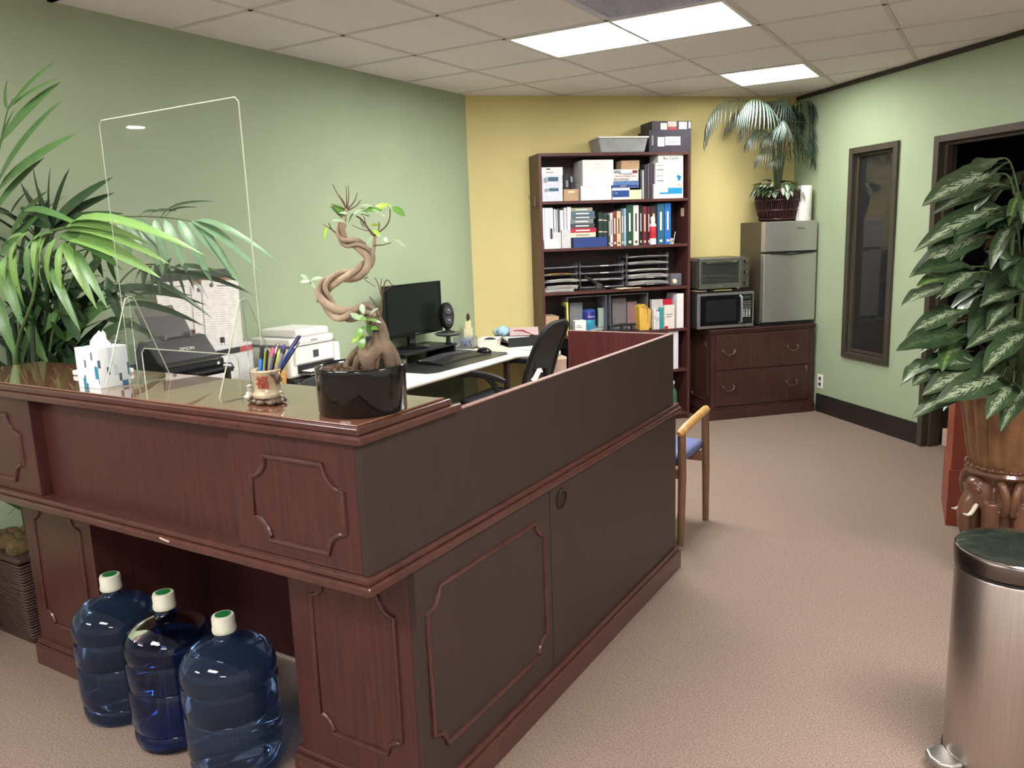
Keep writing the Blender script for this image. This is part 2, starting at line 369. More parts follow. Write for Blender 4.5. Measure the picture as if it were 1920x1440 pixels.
# ================================================================== RECEPTION DESK
rd = thing('reception_desk', 'L-shaped mahogany reception desk with raised counter, pedestals and moulded panels', 'reception desk', (1.45, -1.1, 0))
RL = Vector((-1.45, 1.1, 0))
def D(name, m, mt, **k): return obj(name, m, mt, rd, loc=RL, **k)
def mould(name, path, fn, parent_loc=RL, r=.0075, parent=rd, mt=None):
    m = MB(); m.tube([fn(a, b, 0) for a, b in path], r, 8, closed=True); m.tube([fn(a, b, 0) for a, b in path], r * .55, 6, closed=True)
    return obj(name, m, mt or MEDG, parent, loc=parent_loc, smooth=True)
def notched(a0, a1, b0, b1, c, n=7):
    """rectangle with scooped (concave) corners and little shoulders"""
    P = []
    for (cx, cy, s) in ((a0, b0, 0), (a1, b0, 1), (a1, b1, 2), (a0, b1, 3)):
        st = [PI / 2, PI, 1.5 * PI, 0][s]
        for k in range(n + 1):
            t = st - (PI / 2) * k / n
            P.append((cx + c * math.cos(t), cy + c * math.sin(t)))
        # shoulders
    return P
def notched(a0, a1, b0, b1, c, n=7):
    P = []
    for (cx, cy, st) in ((a0, b0, PI / 2), (a1, b0, PI), (a1, b1, 1.5 * PI), (a0, b1, 0)):
        seg = [(cx + c * math.cos(st - PI / 2 * k / n), cy + c * math.sin(st - PI / 2 * k / n)) for k in range(n + 1)]
        P += seg
    return P
LX, RX = .50, 2.405                      # raised part
FY = -1.43
# raised counter front: recessed centre panel between two proud pilaster panels
D('centre_panel', B(1.018, FY + .04, .785, 1.958, FY + .06, 1.108), MAHO)
for x0, x1, mx0, mx1 in ((LX, 1.018, .655, .94), (1.958, RX - .02, 2.028, 2.341)):
    p = D('pilaster_panel', B(x0, FY, .785, x1, FY + .06, 1.108), MAHO, bevel=.002)
    mm = mould('moulding', notched(mx0, mx1, .822, 1.044, .058), lambda a, b, c: (a, FY - .001, b), parent_loc=(0, 0, 0), parent=p)
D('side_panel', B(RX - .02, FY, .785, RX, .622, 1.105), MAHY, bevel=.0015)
D('side_panel_edge', B(RX - .02, -1.052, 1.105, RX, .622, 1.1075), MWORN)
D('return_panel', B(1.89, .602, .785, RX - .02, .622, 1.105), woodmat('redder inner mahogany', (104, 48, 46), (84, 38, 37), .45), bevel=.0015)
D('return_panel_edge', B(1.89, .602, 1.105, RX - .02, .622, 1.1075), MWORN)
D('left_gable', B(LX, FY + .06, .785, LX + .02, -1.13, 1.108), MAHO)
# stepped top slab
sl = D('counter_top', MB().prism([(LX - .02, -1.456), (2.425, -1.456), (2.425, -1.05), (2.405, -1.05), (2.385, -1.1), (LX - .02, -1.1)], 1.108, 1.128), MEDG, bevel=.005, seg=3)
obj('counter_surface', MB().prism([(LX - .012, -1.442), (2.411, -1.442), (2.411, -1.075), (2.39, -1.1), (LX - .012, -1.1)], 1.128, 1.145), MEDG, sl, bevel=.003)
obj('polished_field', MB().prism([(LX + .0, -1.428), (2.397, -1.428), (2.397, -1.09), (2.38, -1.1), (LX + .0, -1.1)], 1.145, 1.15), MTOP, sl, bevel=.002)
# work-surface ledge that shows as a moulded band
lg = D('ledge', MB().prism([(LX - .02, -1.456), (2.424, -1.456), (2.424, .682), (1.86, .682), (1.86, -.78), (LX - .02, -.78)], .744, .768), MEDG, bevel=.006, seg=3)
obj('ledge_top', MB().prism([(LX - .012, -1.446), (2.415, -1.446), (2.415, .672), (1.87, .672), (1.87, -.79), (LX - .012, -.79)], .768, .785), MEDG, lg, bevel=.004)
obj('chip', MB().tube([(1.66, -1.4575, .764), (1.675, -1.4585, .762), (1.70, -1.4575, .759)], .0022, 6), mat('bare chipped edge', (210, 176, 160), .7), lg)
# pedestals
BY = -1.275
for x0, x1, mx0, mx1 in ((.563, .992, .632, .925), (1.952, 2.41, 2.038, 2.335)):
    x1b = x1 if x1 < 2 else x1 - .02
    p = D('pedestal_front', B(x0, BY, .10, x1b, BY + .02, .744), MAHO, bevel=.0015)
    mould('moulding', notched(mx0, mx1, .187, .648, .05), lambda a, b, c: (a, BY - .001, b), parent_loc=(0, 0, 0), parent=p)
    D('plinth', MB().box(x0 - .022, BY - .02, 0, (x1 + .02) if x1 > 2 else x1, BY + .02, .085).box(x0 - .014, BY - .012, .085, (x1 + .012) if x1 > 2 else x1, BY + .02, .106), MEDG, bevel=.006)
D('gable', B(.563, BY + .02, 0, .583, -.80, .744), MAHO)
D('gable', B(.972, BY + .02, 0, .992, -.80, .744), MAHO)
D('gable', B(1.952, BY + .02, 0, 1.972, -.80, .744), MAHO)
D('under_desk_panel', B(.992, -.82, .02, 1.952, -.80, .744), MAHO)
# long side: moulded panel, then the plain door with a pull
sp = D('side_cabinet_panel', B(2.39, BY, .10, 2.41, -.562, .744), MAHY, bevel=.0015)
mould('moulding', notched(-1.232, -.605, .2, .66, .055), lambda a, b, c: (2.411, a, b), parent_loc=(0, 0, 0), parent=sp)
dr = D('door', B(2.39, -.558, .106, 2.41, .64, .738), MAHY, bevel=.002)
m = MB(); R_ = .037
obj('finger_pull', MB().lathe([(.036, 0), (.036, .004), (.029, .004), (.029, .001)], 28, (2.4095, -.478, .685), (1, 0, 0)), mat('dark bronze pull rim', (62, 44, 36), .35, metal=.6), dr, smooth=True)
obj('finger_pull_hook', MB().tube([(2.4125, -.478 + .019 * math.cos(a), .694 + .022 * math.sin(a)) for a in [PI * (.15 + .1 * k) for k in range(9)]], [.003, .004, .006, .007, .007, .006, .005, .004, .003], 8), BLK, dr, smooth=True)
D('side_plinth', MB().box(2.37, BY + .02, 0, 2.43, .665, .085).box(2.37, BY + .02, .085, 2.422, .657, .106), MEDG, bevel=.006)
D('end_panel', B(1.9, .62, .0, 2.39, .64, .744), MAHO)
D('inner_gable', B(1.9, -.78, 0, 1.92, .62, .744), MAHO)

# ================================================================== WATER BOTTLES
def bottle_profile(r=.135):
    z = [(.0, .004), (.10, .0), (.125, .01), (.131, .03), (.131, .052), (.126, .06), (.131, .07), (.135, .09), (.135, .195), (.130, .203), (.135, .212), (.135, .285), (.131, .292), (.130, .298), (.134, .306), (.135, .325),
         (.131, .35), (.118, .375), (.093, .395), (.062, .408), (.038, .418), (.029, .428), (.0275, .44), (.0285, .447), (.0275, .454), (.0275, .475)]
    return [(a * r / .135, b) for a, b in z]
def bluegls(name, col, ior, rough=.02, dens=0):
    m = mat(name, col, rough, trans=.93, ior=ior, var=.01); return m
PETF = bluegls('deep blue PET filled with water', (92, 122, 164), 1.33, .03)
PETE = mat('clear blue PET', (150, 186, 236), .02, trans=1, ior=1.35, var=.01)
WATR = bluegls('water in the bottle', (120, 165, 230), 1.33, .0)
CAPM = mat('off white bottle cap', (206, 208, 190), .5); CAPG = mat('green cap sticker', (30, 112, 52), .5, var=.12)
def bottle(loc, label, full, r=.135, rz=0):
    t = thing('water_bottle', label, 'water bottle', loc, rz, 'five-gallon water bottles at the kneehole')
    pr = bottle_profile(r)
    m = MB()
    if full:
        m.lathe(pr, 48)
        obj('body', m, PETF, t, smooth=True)
        m = MB()
        for z in (.2, .295): m.lathe([(r * .972, z - .003), (r * .978, z), (r * .972, z + .003)], 48, cap=False)
    else:
        inner = [(max(.0, a - .0035), b + .003) for a, b in pr][::-1]; inner[-1] = (.0, .007)
        m.lathe(pr + [(pr[-1][0] - .003, .475)] + inner[1:], 48, cap=False)
        obj('body', m, PETE, t, smooth=True)
        obj('water', MB().lathe([(.0, .009), (.098, .007), (.12, .02), (.126, .04), (.0, .041)], 40, cap=False), WATR, t, smooth=True)
        o = MB(); o.tube(smooth_path([(.055, -.10, .27), (.05, -.082, .262), (.045, -.078, .2), (.045, -.078, .12), (.05, -.084, .07), (.055, -.10, .058)], 5), .015, 12)
        obj('handle', o, PETE, t, smooth=True)
    c = obj('cap', MB().lathe([(.0335, .440), (.035, .444), (.035, .452), (.033, .456), (.0335, .483), (.031, .490), (.027, .492)], 32), CAPM, t, smooth=True)
    obj('sticker', MB().cyl((0, 0, .492), (0, 0, .4926), .023, n=24), CAPG, c)
    return t
bottle((1.135, -1.31, 0), 'full blue water bottle nearest the left pedestal, leftmost of three', True)
bottle((1.425, -1.315, 0), 'nearly empty clear blue water bottle in the middle with its handle showing', False)
bottle((1.725, -1.33, 0), 'full blue water bottle nearest the camera, rightmost of three', True, .139)

# ================================================================== ON THE COUNTER
TZ = 1.15
# tissue box
t = thing('tissue_box', 'white tissue box printed with small blue and grey rectangles, tissue sticking out', 'tissue box', (1.285, -1.33, TZ), 0)
tb = bpy.data.materials.new('tissue box print'); tb.use_nodes = True; nt = tb.node_tree; N = nt.nodes.new; L = nt.links.new; bs = nt.nodes['Principled BSDF']
tc = N('ShaderNodeTexCoord'); bsum = None
col = (.80, .86, .88, 1); prev = None
for sc, off, thr, cc in (((70, 70, 30), 0, .86, (.62, .72, .76, 1)), ((110, 110, 42), 7.3, .93, (.09, .13, .17, 1)), ((62, 62, 26), 3.7, .95, (.02, .22, .33, 1)), ((50, 50, 22), 11.1, .955, (.04, .13, .30, 1))):
    mp = N('ShaderNodeMapping'); mp.inputs['Scale'].default_value = sc; mp.inputs['Location'].default_value = (off, off * 1.7, off * .6); L(tc.outputs['Object'], mp.inputs[0])
    fl_ = N('ShaderNodeVectorMath'); fl_.operation = 'FLOOR'; L(mp.outputs[0], fl_.inputs[0])
    wn = N('ShaderNodeTexWhiteNoise'); wn.noise_dimensions = '3D'; L(fl_.outputs[0], wn.inputs['Vector'])
    gt = N('ShaderNodeMath'); gt.operation = 'GREATER_THAN'; gt.inputs[1].default_value = thr; L(wn.outputs['Value'], gt.inputs[0])
    mx = N('ShaderNodeMix'); mx.data_type = 'RGBA'; L(gt.outputs[0], mx.inputs['Factor']); mx.inputs[7].default_value = cc
    if prev is None: mx.inputs[6].default_value = col
    else: L(prev.outputs[2], mx.inputs[6])
    prev = mx
L(prev.outputs[2], bs.inputs['Base Color']); bs.inputs['Roughness'].default_value = .5
obj('carton', B(-.055, -.05, 0, .055, .05, .122), tb, t, bevel=.0015)
obj('opening', MB().lathe([(.03, 0), (.03, .0006)], 24, (0, 0, .1222)), mat('tissue slot film', (210, 220, 224), .4), t)
m = MB(); rows = 7; cols = 14
for i in range(rows):
    s_ = i / (rows - 1)
    for k in range(cols):
        a = 2 * PI * k / cols; rr = (.03 * (1 - s_) ** .8 + .006) * (1 + .25 * math.sin(3 * a + i))
        m.v.append((rr * math.cos(a) * 1.2 + s_ * .012, rr * math.sin(a) * .6, .123 + s_ * .042 + .006 * math.sin(2 * a) * s_))
for i in range(rows - 1):
    for k in range(cols): m.f.append([i * cols + k, i * cols + (k + 1) % cols, (i + 1) * cols + (k + 1) % cols, (i + 1) * cols + k]); m.m.append(0)
m.f.append([(rows - 1) * cols + k for k in range(cols)]); m.m.append(0)
obj('tissue', m, mat('soft white tissue', (244, 244, 240), .9, var=.01), t, smooth='all')
# white handheld device
t = thing('card_reader', 'small white device with a dark sloping screen left of the tissue box', 'card reader', (1.07, -1.2, TZ), .1)
obj('body', B(-.09, -.05, 0, .09, .05, .018), WHT, t, bevel=.006, seg=3)
obj('screen', B(-.07, -.04, .018, .075, .04, .0195), BLKG, t)
# acrylic sneeze shield
AYp = -1.271
t = thing('acrylic_shield', 'tall clear acrylic sneeze guard standing on two triangular feet', 'sneeze guard', (1.63, AYp, TZ))
x0, x1 = -.300, .300; z1 = .782; c = .012
out = [(x0 + c, 0), (x0, c), (x0, z1 - c), (x0 + c, z1), (x1 - c, z1), (x1, z1 - c), (x1, c), (x1 - c, 0), (.20, 0), (.20, .098), (.185, .112), (-.215, .112), (-.23, .098), (-.23, 0)]
m = MB(); m.X = Matrix.Rotation(PI / 2, 4, 'X'); m.prism(out, -.0015, .0015)
obj('sheet', m, ACR, t)
def rim(paths, nm, par):
    m = MB()
    for p in paths: m.tube(p, .0017, 6)
    return obj(nm, m, ACRE, par)
rim([[(x0, 0, .02), (x0, 0, z1 - c), (x0 + c, 0, z1), (x1 - c, 0, z1), (x1, 0, z1 - c), (x1, 0, .02)], [(-.23, 0, 0), (-.23, 0, .098), (-.215, 0, .112), (.185, 0, .112), (.2, 0, .098), (.2, 0, 0)]], 'polished_edge', t)
for fx in (-.262, .245):
    tri = [(-.10, 0), (-.108, .012), (-.012, .262), (.008, .268), (.018, .262), (.108, .012), (.1, 0)]
    m = MB(); m.X = Matrix.Rotation(PI / 2, 4, 'Z') @ Matrix.Rotation(PI / 2, 4, 'X')
    m.prism(tri, -.0015, .0015)
    f_ = obj('foot', m, ACR, t, loc=(fx, 0, 0))
    m = MB(); m.tube([(0, a, b + .001) for a, b in tri], .0018, 6, closed=True); obj('foot_edge', m, ACRE, f_)
# ceramic brush pot with pens
CER = mat('glazed cream ceramic', (190, 178, 150), .25, var=.12, scale=25, c2=(160, 140, 106), coat=.4)
CERD = mat('brown glazed rockwork', (104, 84, 66), .3, scale=40, c2=(70, 56, 46), coat=.4, bump=.4, bscale=60)
CERR = mat('red glazed character', (150, 44, 34), .3)
p0 = atZ(506, 752, TZ); pcx, pcy = 2.0, -1.325
t = thing('pen_pot', 'cream ceramic pen pot with a red character, standing on rockwork beside the bonsai', 'pen pot', (pcx, pcy, TZ), 0)
va = math.atan2(CAM.y - pcy, CAM.x - pcx)
m = MB()
for k in range(16):
    a = 2 * PI * k / 16 + random.uniform(-.1, .1); rr = .038 + random.uniform(-.004, .012)
    m.ball((rr * math.cos(a) - .012 * (k % 2), rr * math.sin(a) * .75, .008), random.uniform(.010, .017), 10, 6, (1.2, 1, .62))
m.ball((-.005, 0, .008), .036, 14, 6, (1.2, .95, .3))
obj('rock_base', m, CERD, t, smooth='all')
cup = obj('cup', MB().lathe([(.031, .016), (.038, .018), (.039, .028), (.036, .031), (.034, .034), (.033, .05), (.034, .07), (.036, .082), (.039, .086), (.037, .091), (.033, .089), (.031, .07), (.030, .03), (.005, .028)], 32, cap=False,
     flute=lambda a, z: 1 + .03 * math.sin(5 * a) * (z > .08) + .015 * math.sin(2 * a + 1)), CER, t, smooth='all')
text('福', .036, CERR, cup, (.0355 * math.cos(va - .35), .0355 * math.sin(va - .35), .058), (PI / 2, 0, va - .35 + PI / 2), name='character', ext=.0012)
m = MB(); m.tube([(.037 * math.cos(va + a), .037 * math.sin(va + a), .085 - .03 * math.sin((a - .2) * 2.2) ** 2) for a in [.2 + .12 * k for k in range(10)]], [.003 + .0015 * (k % 3) for k in range(10)], 8); obj('knotted_branch', m, CERD, t, smooth='all')
m = MB(); sv = Vector((-AX.x, -AX.y, 0)).normalized()
m.ball(sv * .048 + Vector((0, 0, .022)), .011, 12, 8, (1, 1, 1.3)); m.ball(sv * .046 + Vector((0, 0, .04)), .0085, 12, 8); m.ball(sv * .05 + Vector((.006, -.012, .02)), .008, 10, 6, (1.4, 1, .8)); m.lathe([(.012, 0), (.001, .006)], 16, sv * .046 + Vector((0, 0, .046)))
obj('seated_figure', m, mat('grey white glaze', (190, 184, 172), .35, var=.15, scale=60), t, smooth='all')
def pen(nm, label, base, top, r, mt, capm=None, capf=.3, tipm=None):
    d = Vector(top) - Vector(base); Lq = d.length
    o = thing(nm, label, 'pen', base, 0, 'pens in the ceramic pot'); q = d.to_track_quat('Z', 'Y'); o.rotation_mode = 'QUATERNION'; o.rotation_quaternion = q
    obj('barrel', MB().lathe([(r * .5, 0), (r, .01), (r, Lq * (1 - capf))], 12), mt, o, smooth=True)
    cp = obj('cap', MB().lathe([(r * 1.04, Lq * (1 - capf)), (r * 1.04, Lq * .97), (r * .6, Lq)], 12), capm or mt, o, smooth=True)
    obj('clip', B(-r * .25, r * .9, Lq * (1 - capf) + .004, r * .25, r * 1.5, Lq * .98), capm or mt, cp, bevel=.0005)
    return o
def PP(px, py, dd=0): return atD(px, py, (Vector((pcx, pcy, TZ)) - CAM).dot(AF) + dd)
PB = mat('bright blue marker barrel', (36, 120, 200), .35); PBB = mat('blue pen barrel', (40, 70, 150), .3); PG = mat('grey pen barrel', (122, 122, 124), .35, var=.1); PV = mat('violet pen', (84, 66, 150), .3); PR = mat('pink pen', (196, 90, 120), .35)
rim_ = Vector((pcx, pcy, TZ + .04)); ux = Vector((AX.x, AX.y, 0)).normalized(); uf = Vector((AF.x, AF.y, 0)).normalized()
pen('marker_pen', 'bright blue marker with black cap at the left of the pen pot', rim_ - ux * .022, PP(492, 648), .0055, PB, BLK, .32)
pen('marker_pen', 'slim black pen leaning beside the blue marker', rim_ - ux * .012 + uf * .012, PP(502, 656, .02), .0035, BLK, BLK, .2)
pen('ballpoint_pen', 'fat grey ballpoint standing left of centre in the pot', rim_ - ux * .0 - uf * .016, PP(513, 652, -.02), .005, PG, PR, .2)
pen('ballpoint_pen', 'black and silver pen in the middle of the pot', rim_ + ux * .0 + uf * .008, PP(521, 643, .01), .004, BLK, CHROME, .25)
pen('ballpoint_pen', 'fat grey ballpoint standing right of centre in the pot', rim_ + ux * .012 - uf * .018, PP(533, 654, -.02), .0055, PG, BLK, .12)
pen('ballpoint_pen', 'violet pen behind the grey ballpoints', rim_ + ux * .01 + uf * .01, PP(534, 646, .01), .004, PV, PV, .3)
pen('ballpoint_pen', 'blue ballpoint leaning far out to the right of the pot', rim_ - ux * .004 + uf * .0, PP(563, 629, 0), .0042, PBB, mat('dark blue pen cap', (46, 50, 92), .3), .26)
pen('ballpoint_pen', 'dark navy pen leaning out beside the blue ballpoint', rim_ + ux * .004 + uf * .014, PP(561, 640, .02), .0036, mat('navy pen barrel', (36, 40, 70), .3), CHROME, .15)
# ================================================================== BOOKCASE
BV = 1.483; BU0, BU1 = 2.325, 3.575; BZ = 2.155
SH = [.055, .425, .762, 1.105, 1.443, 1.80]        # upper faces of bottom and shelves
bc = thing('bookcase', 'tall mahogany bookcase against the yellow wall, crammed with boxes and binders', 'bookcase', G(BU0, BV, 0), A45)
BWd = BU1 - BU0; BD = YW - BV - .004
obj('side', B(0, 0, 0, .022, BD, BZ), MSHF, bc, bevel=.001)
obj('side', B(BWd - .022, 0, 0, BWd, BD, BZ), MSHF, bc, bevel=.001)
obj('top', B(.022, 0, BZ - .022, BWd - .022, BD, BZ), MSHF, bc, bevel=.001)
obj('back_panel', B(.022, BD - .012, .03, BWd - .022, BD - .004, BZ - .022), MSHB, bc)
obj('kick_board', B(.022, .02, 0, BWd - .022, .035, .033), MSHF, bc)
for z in SH: obj('shelf', B(.022, .004, z - .022, BWd - .022, BD - .012, z), MSHF, bc, bevel=.001)
# two little brass coat hooks on the left side
t = thing('coat_hook', 'small double wire coat hook screwed to the left side of the bookcase', 'hook', G(BU0 - .001, 1.60, 1.79), A45)
for z, s in ((.05, 1), (.0, .6)):
    obj('prong', MB().tube(smooth_path([(0, 0, z - .02), (-.015, -.004, z - .028), (-.035 * s - .012, -.008, z - .012), (-.045 * s - .012, -.01, z + .014)], 4), .003, 6), PEWT, t, smooth=True)
obj('plate', B(-.004, -.008, -.04, 0, .008, .06), PEWT, t, bevel=.001)

def bbox(name, label, cat, px0, px1, pytop, shelf, depth, mt, v=None, group=None, bev=.0015, pybot=None, dz=0, kids=(), tilt=0, w=None):
    """a box-like thing on a shelf: pixel columns / top row on the front plane v, standing on height `shelf`"""
    v = BV + .02 if v is None else v
    pb = 400 if pytop is None else pytop
    ua, zt = atV(px0, pb, v); ub, _ = atV(px1, pb, v)
    z0 = shelf + dz
    if ub > BU1 - .024 and v >= BV - .001 and z0 < BZ - .1: ub = BU1 - .026
    if ua < BU0 + .026 and v >= BV - .001 and z0 < BZ - .1: ua = BU0 + .028
    wd = ub - ua; hh = zt - z0
    if not kids:
        o = obj(name, B(-wd / 2, 0, 0, wd / 2, depth, hh), mt, loc=G((ua + ub) / 2, v, z0), rot=(0, tilt, A45), bevel=bev)
        tag(o, label, cat, group)
    else:
        o = thing(name, label, cat, G((ua + ub) / 2, v, z0), A45, group); o.rotation_euler = (0, tilt, A45)
        obj('body', B(-wd / 2, 0, 0, wd / 2, depth, hh), mt, o, bevel=bev)
        for k in kids: k(o, wd, depth, hh)
    return o, wd, hh, z0 + hh
def patch(nm, a0, a1, b0, b1, mt, th=.0012):      # a rectangle printed/stuck on the front face, in fractions
    def f(o, w, d, h): obj(nm, B(-w / 2 + a0 * w, -th, b0 * h, -w / 2 + a1 * w, 0, b1 * h), mt, o)
    return f
def words(s, a, b, size, mt, al='CENTER', sx=1):
    def f(o, w, d, h): text(s, size, mt, o, (-w / 2 + a * w, -.002, b * h), (PI / 2, 0, 0), align=al, sx=sx)
    return f
def scrawl(a0, a1, b, mt, amp=.006, seed=1):      # illegible handwriting as a thin inked line
    def f(o, w, d, h):
        r = random.Random(seed); n = int((a1 - a0) * w / .004); m = MB()
        m.tube([(-w / 2 + a0 * w + i * .004, -.001, b * h + (r.random() - .5) * 2 * amp) for i in range(max(3, n))], .0007, 4); obj('handwriting', m, mt, o)
    return f
INK = mat('black ink', (40, 40, 44), .6); INKG = mat('grey print', (140, 142, 150), .6); REDP = mat('red print', (170, 44, 52), .5)
BLUP = mat('blue print', (38, 70, 140), .5); CYNP = mat('cyan print', (30, 140, 196), .5); TEAL = mat('dark teal print', (52, 92, 110), .5)
BAGW = mat('white carton in shiny film', (204, 210, 220), .18, var=.05, scale=14, bump=.3, bscale=22)
BOXW = mat('white cardboard', (226, 224, 222), .7, var=.02)
F1 = BV + .015
# --- shelf 5 (top compartment)
z = SH[5]
bbox('bagged_box', 'lower of two white boxes in shiny film at the left end of the top shelf', 'box', 1011, 1055, 352, z, .2, BAGW, F1, kids=(patch('label', .1, .3, .68, .92, INKG), patch('label', .33, .8, .72, .95, TEAL)))
bbox('bagged_box', 'upper of two white boxes in shiny film at the left end of the top shelf', 'box', 1011, 1055, 329, atV(1030, 352, F1)[1] + .001, .2, BAGW, F1, kids=(patch('label', .08, .25, .4, .8, INKG), patch('label', .28, .78, .5, .85, TEAL)))
bbox('small_carton', 'thin white carton on top of the two film-wrapped boxes', 'box', 1010, 1055, 314, atV(1030, 329, F1)[1] + .001, .2, BOXW, F1, kids=(patch('print', .2, .55, .3, .42, INKG), patch('print', .22, .4, .7, .85, INK)))
o, w_, h_, zt = bbox('kraft_box', 'small kraft box under the black gadgets on the top shelf', 'box', 1057, 1085, 355, z, .18, KRAFT, F1 + .01, kids=(patch('label', .3, .7, .7, .85, CREAM),))
bbox('black_gadget', 'left black boxed gadget standing on the small kraft box', 'gadget', 1057, 1068, 327, zt + .001, .05, BLK, F1 + .03, kids=(patch('label', .35, .7, .15, .6, INKG),))
bbox('black_gadget', 'right black boxed gadget leaning on the small kraft box', 'gadget', 1070, 1079, 328, zt + .001, .05, BLK, F1 + .02, kids=(patch('label', .2, .6, .5, .9, INKG),), tilt=-.12)
o, w_, h_, zt = bbox('flat_white_box', 'white cardboard box beneath the large lettered white box on the top shelf', 'box', 1089, 1146, 349, z, .2, BOXW, F1, kids=(scrawl(.12, .8, .82, INKG, .002, 3),))
bbox('large_white_box', 'large white box with pencilled words on the top shelf', 'box', 1092, 1150, 300, zt + .001, .22, BOXW, F1, kids=(scrawl(.35, .62, .84, INK, .005, 5), scrawl(.28, .75, .68, INKG, .006, 6)))
o, w_, h_, zt = bbox('blue_software_box', 'blue and white box at the bottom of the label-maker stack', 'box', 1148, 1181, 353, z, .2, mat('white glossy carton', (222, 226, 232), .3), F1, kids=(patch('print', .0, .98, .22, .8, BLUP), patch('print', .05, .3, .5, .62, WHTP)))
bbox('tan_envelope', 'tan padded envelope lying in front of the blue and white box', 'envelope', 1180, 1203, 356, z, .16, CREAM, F1 - .004)
o, w_, h_, zt = bbox('blue_ring_binder', 'glossy blue software case lying flat under the label-maker box', 'case', 1149, 1198, 340, zt + .001, .2, mat('steel blue glossy case', (96, 128, 176), .25, var=.15), F1, kids=(patch('print', .02, .98, .12, .42, NAVY), patch('print', .3, .5, .2, .34, WHTP)))
bbox('label_maker_box', 'white label-maker box with black, red and grey lettering', 'box', 1150, 1197, 318, zt + .001, .2, BOXW, F1, kids=(
    patch('barcode', .02, .28, .66, .92, INKG), patch('badge', .76, .96, .66, .92, mat('maroon badge', (120, 40, 60), .5)), words('P-touch', .5, .62, .026, INK, sx=1.3), words('Electronic Labeling System', .49, .42, .017, REDP, sx=.95), words('brother', .02, .16, .032, INK, al='LEFT', sx=1.3)))
_, _, _, z2 = None, None, None, atV(1170, 318, F1)[1] + .004
bbox('small_kraft_carton', 'small tan carton on top of the label-maker box', 'box', 1165, 1199, 301, z2, .12, KRAFT, F1 + .03, kids=(scrawl(.3, .6, .75, INK, .003, 8), scrawl(.35, .6, .45, INK, .003, 9)))
for k, (a, b, tp, c_, lb) in enumerate(((1200.5, 1203.5, 318, (60, 58, 62), 'first, dark thin binder'), (1204, 1207.5, 319, (176, 178, 182), 'second, silver thin binder'), (1208.5, 1213, 309, (64, 62, 68), 'third, tall charcoal binder'), (1214, 1218, 307, (88, 84, 92), 'fourth, grey ribbed binder'), (1219, 1226, 306, (76, 68, 78), 'last and widest, plum-grey binder'))):
    bbox('upright_binder', lb + ' of those standing right of the label-maker box', 'binder', a, b, tp, z, .22, mat('binder %d' % k, c_, .4), F1 + .02, group='binders on the top shelf')
o, w_, h_, zt = bbox('label_sheet_box', 'white box with broad cyan banner at the bottom of the right-hand stack', 'box', 1226, 1281, 345, z, .2, BOXW, F1 - .004, kids=(patch('banner', .48, .97, .3, .72, CYNP), patch('banner_tail', .2, .5, .3, .42, CYNP), patch('sticker', .78, .92, .86, .95, mat('gold sticker', (200, 170, 80), .5))))
for nm, lb, tp in (('label_box', 'white labels box with blue ring emblem in the right-hand stack', 324), ('label_box', 'plain white labels box directly beneath the handwritten lid', 305)):
    kk = [words('Labeling', .04, .3, .018, INK, al='LEFT'), patch('print', .04, .3, .68, .75, INKG)]
    if tp == 324:
        def emblem(o, w, d, h):
            for a, b in ((-.006, .012), (.008, .006), (.002, -.01)):
                obj('emblem', MB().lathe([(.012, 0), (.012, .0015), (.006, .0015), (.006, 0)], 16, (w * .34 + a, -.0002, h * .5 + b), (0, -1, 0)), CYNP, o)
        kk.append(emblem)
    o, w_, h_, zt = bbox(nm, lb, 'box', 1229, 1281, tp, zt + .001, .2, BOXW, F1, kids=kk)
bbox('handwritten_box', 'shallow white box marked Bus Cards at the very top of the right-hand stack', 'box', 1234, 1281, 289.5, zt + .001, .17, BOXW, F1, kids=(words('Bus Cards', .5, .5, .026, INK, sx=1.2),))
# --- shelf 4: books
z = SH[4]
WB = mat('white binder cover', (224, 224, 228), .4, var=.02)
for k, (a, b, tp, lb) in enumerate(((1012, 1020.5, 390, 'first white binder from the left on the book shelf'), (1021, 1028.5, 390, 'second white binder from the left on the book shelf'), (1029, 1036.5, 390, 'third white binder from the left, with small black labels'))):
    bbox('white_binder', lb, 'binder', a, b, tp, z, .2, WB, F1 + .01, group='white binders on the book shelf', kids=(patch('spine_label', .2, .75, .08 if k < 2 else .2, .14 if k < 2 else .5, INKG if k < 2 else INK),))
for k, (a, b, tp, c_) in enumerate(((1038.5, 1041.5, 392, (225, 225, 225)), (1042.5, 1045, 393, (190, 190, 196)), (1046, 1048, 391, (90, 90, 96)), (1049.5, 1056, 394, (214, 216, 220)), (1057, 1062, 390, (198, 200, 206)), (1063, 1070.5, 388, (222, 222, 224)))):
    bbox('thin_folder', ['narrowest white folder', 'pale grey folder', 'charcoal folder', 'wide off-white folder', 'silver-grey folder', 'tallest white folder'][k] + ' in the filing group left of the stacked books', 'folder', a, b, tp, z, .19, mat('folder %d' % k, c_, .5), F1 + .03, group='folders on the book shelf')
bbox('magazine_file', 'left plain grey magazine file in front of the white folders', 'magazine file', 1037, 1052, 436, z, .018, mat('light grey card', (196, 196, 198), .7), F1 + .003, group='grey magazine files')
bbox('magazine_file', 'right plain grey magazine file in front of the white folders', 'magazine file', 1053, 1070, 431, z, .018, mat('light grey card', (196, 196, 198), .7), F1 + .003, group='grey magazine files')
o, w_, h_, zt = bbox('white_card_box', 'wide white card box at the front left corner of the book shelf', 'box', 1012, 1048, 455, z, .014, BOXW, BV - .0 + .001)
bbox('white_card_box', 'narrow white card box on top of the wide one at the front left', 'box', 1012, 1044, 449, zt + .001, .012, BOXW, BV + .001)
zz = z; F2 = F1 + .02
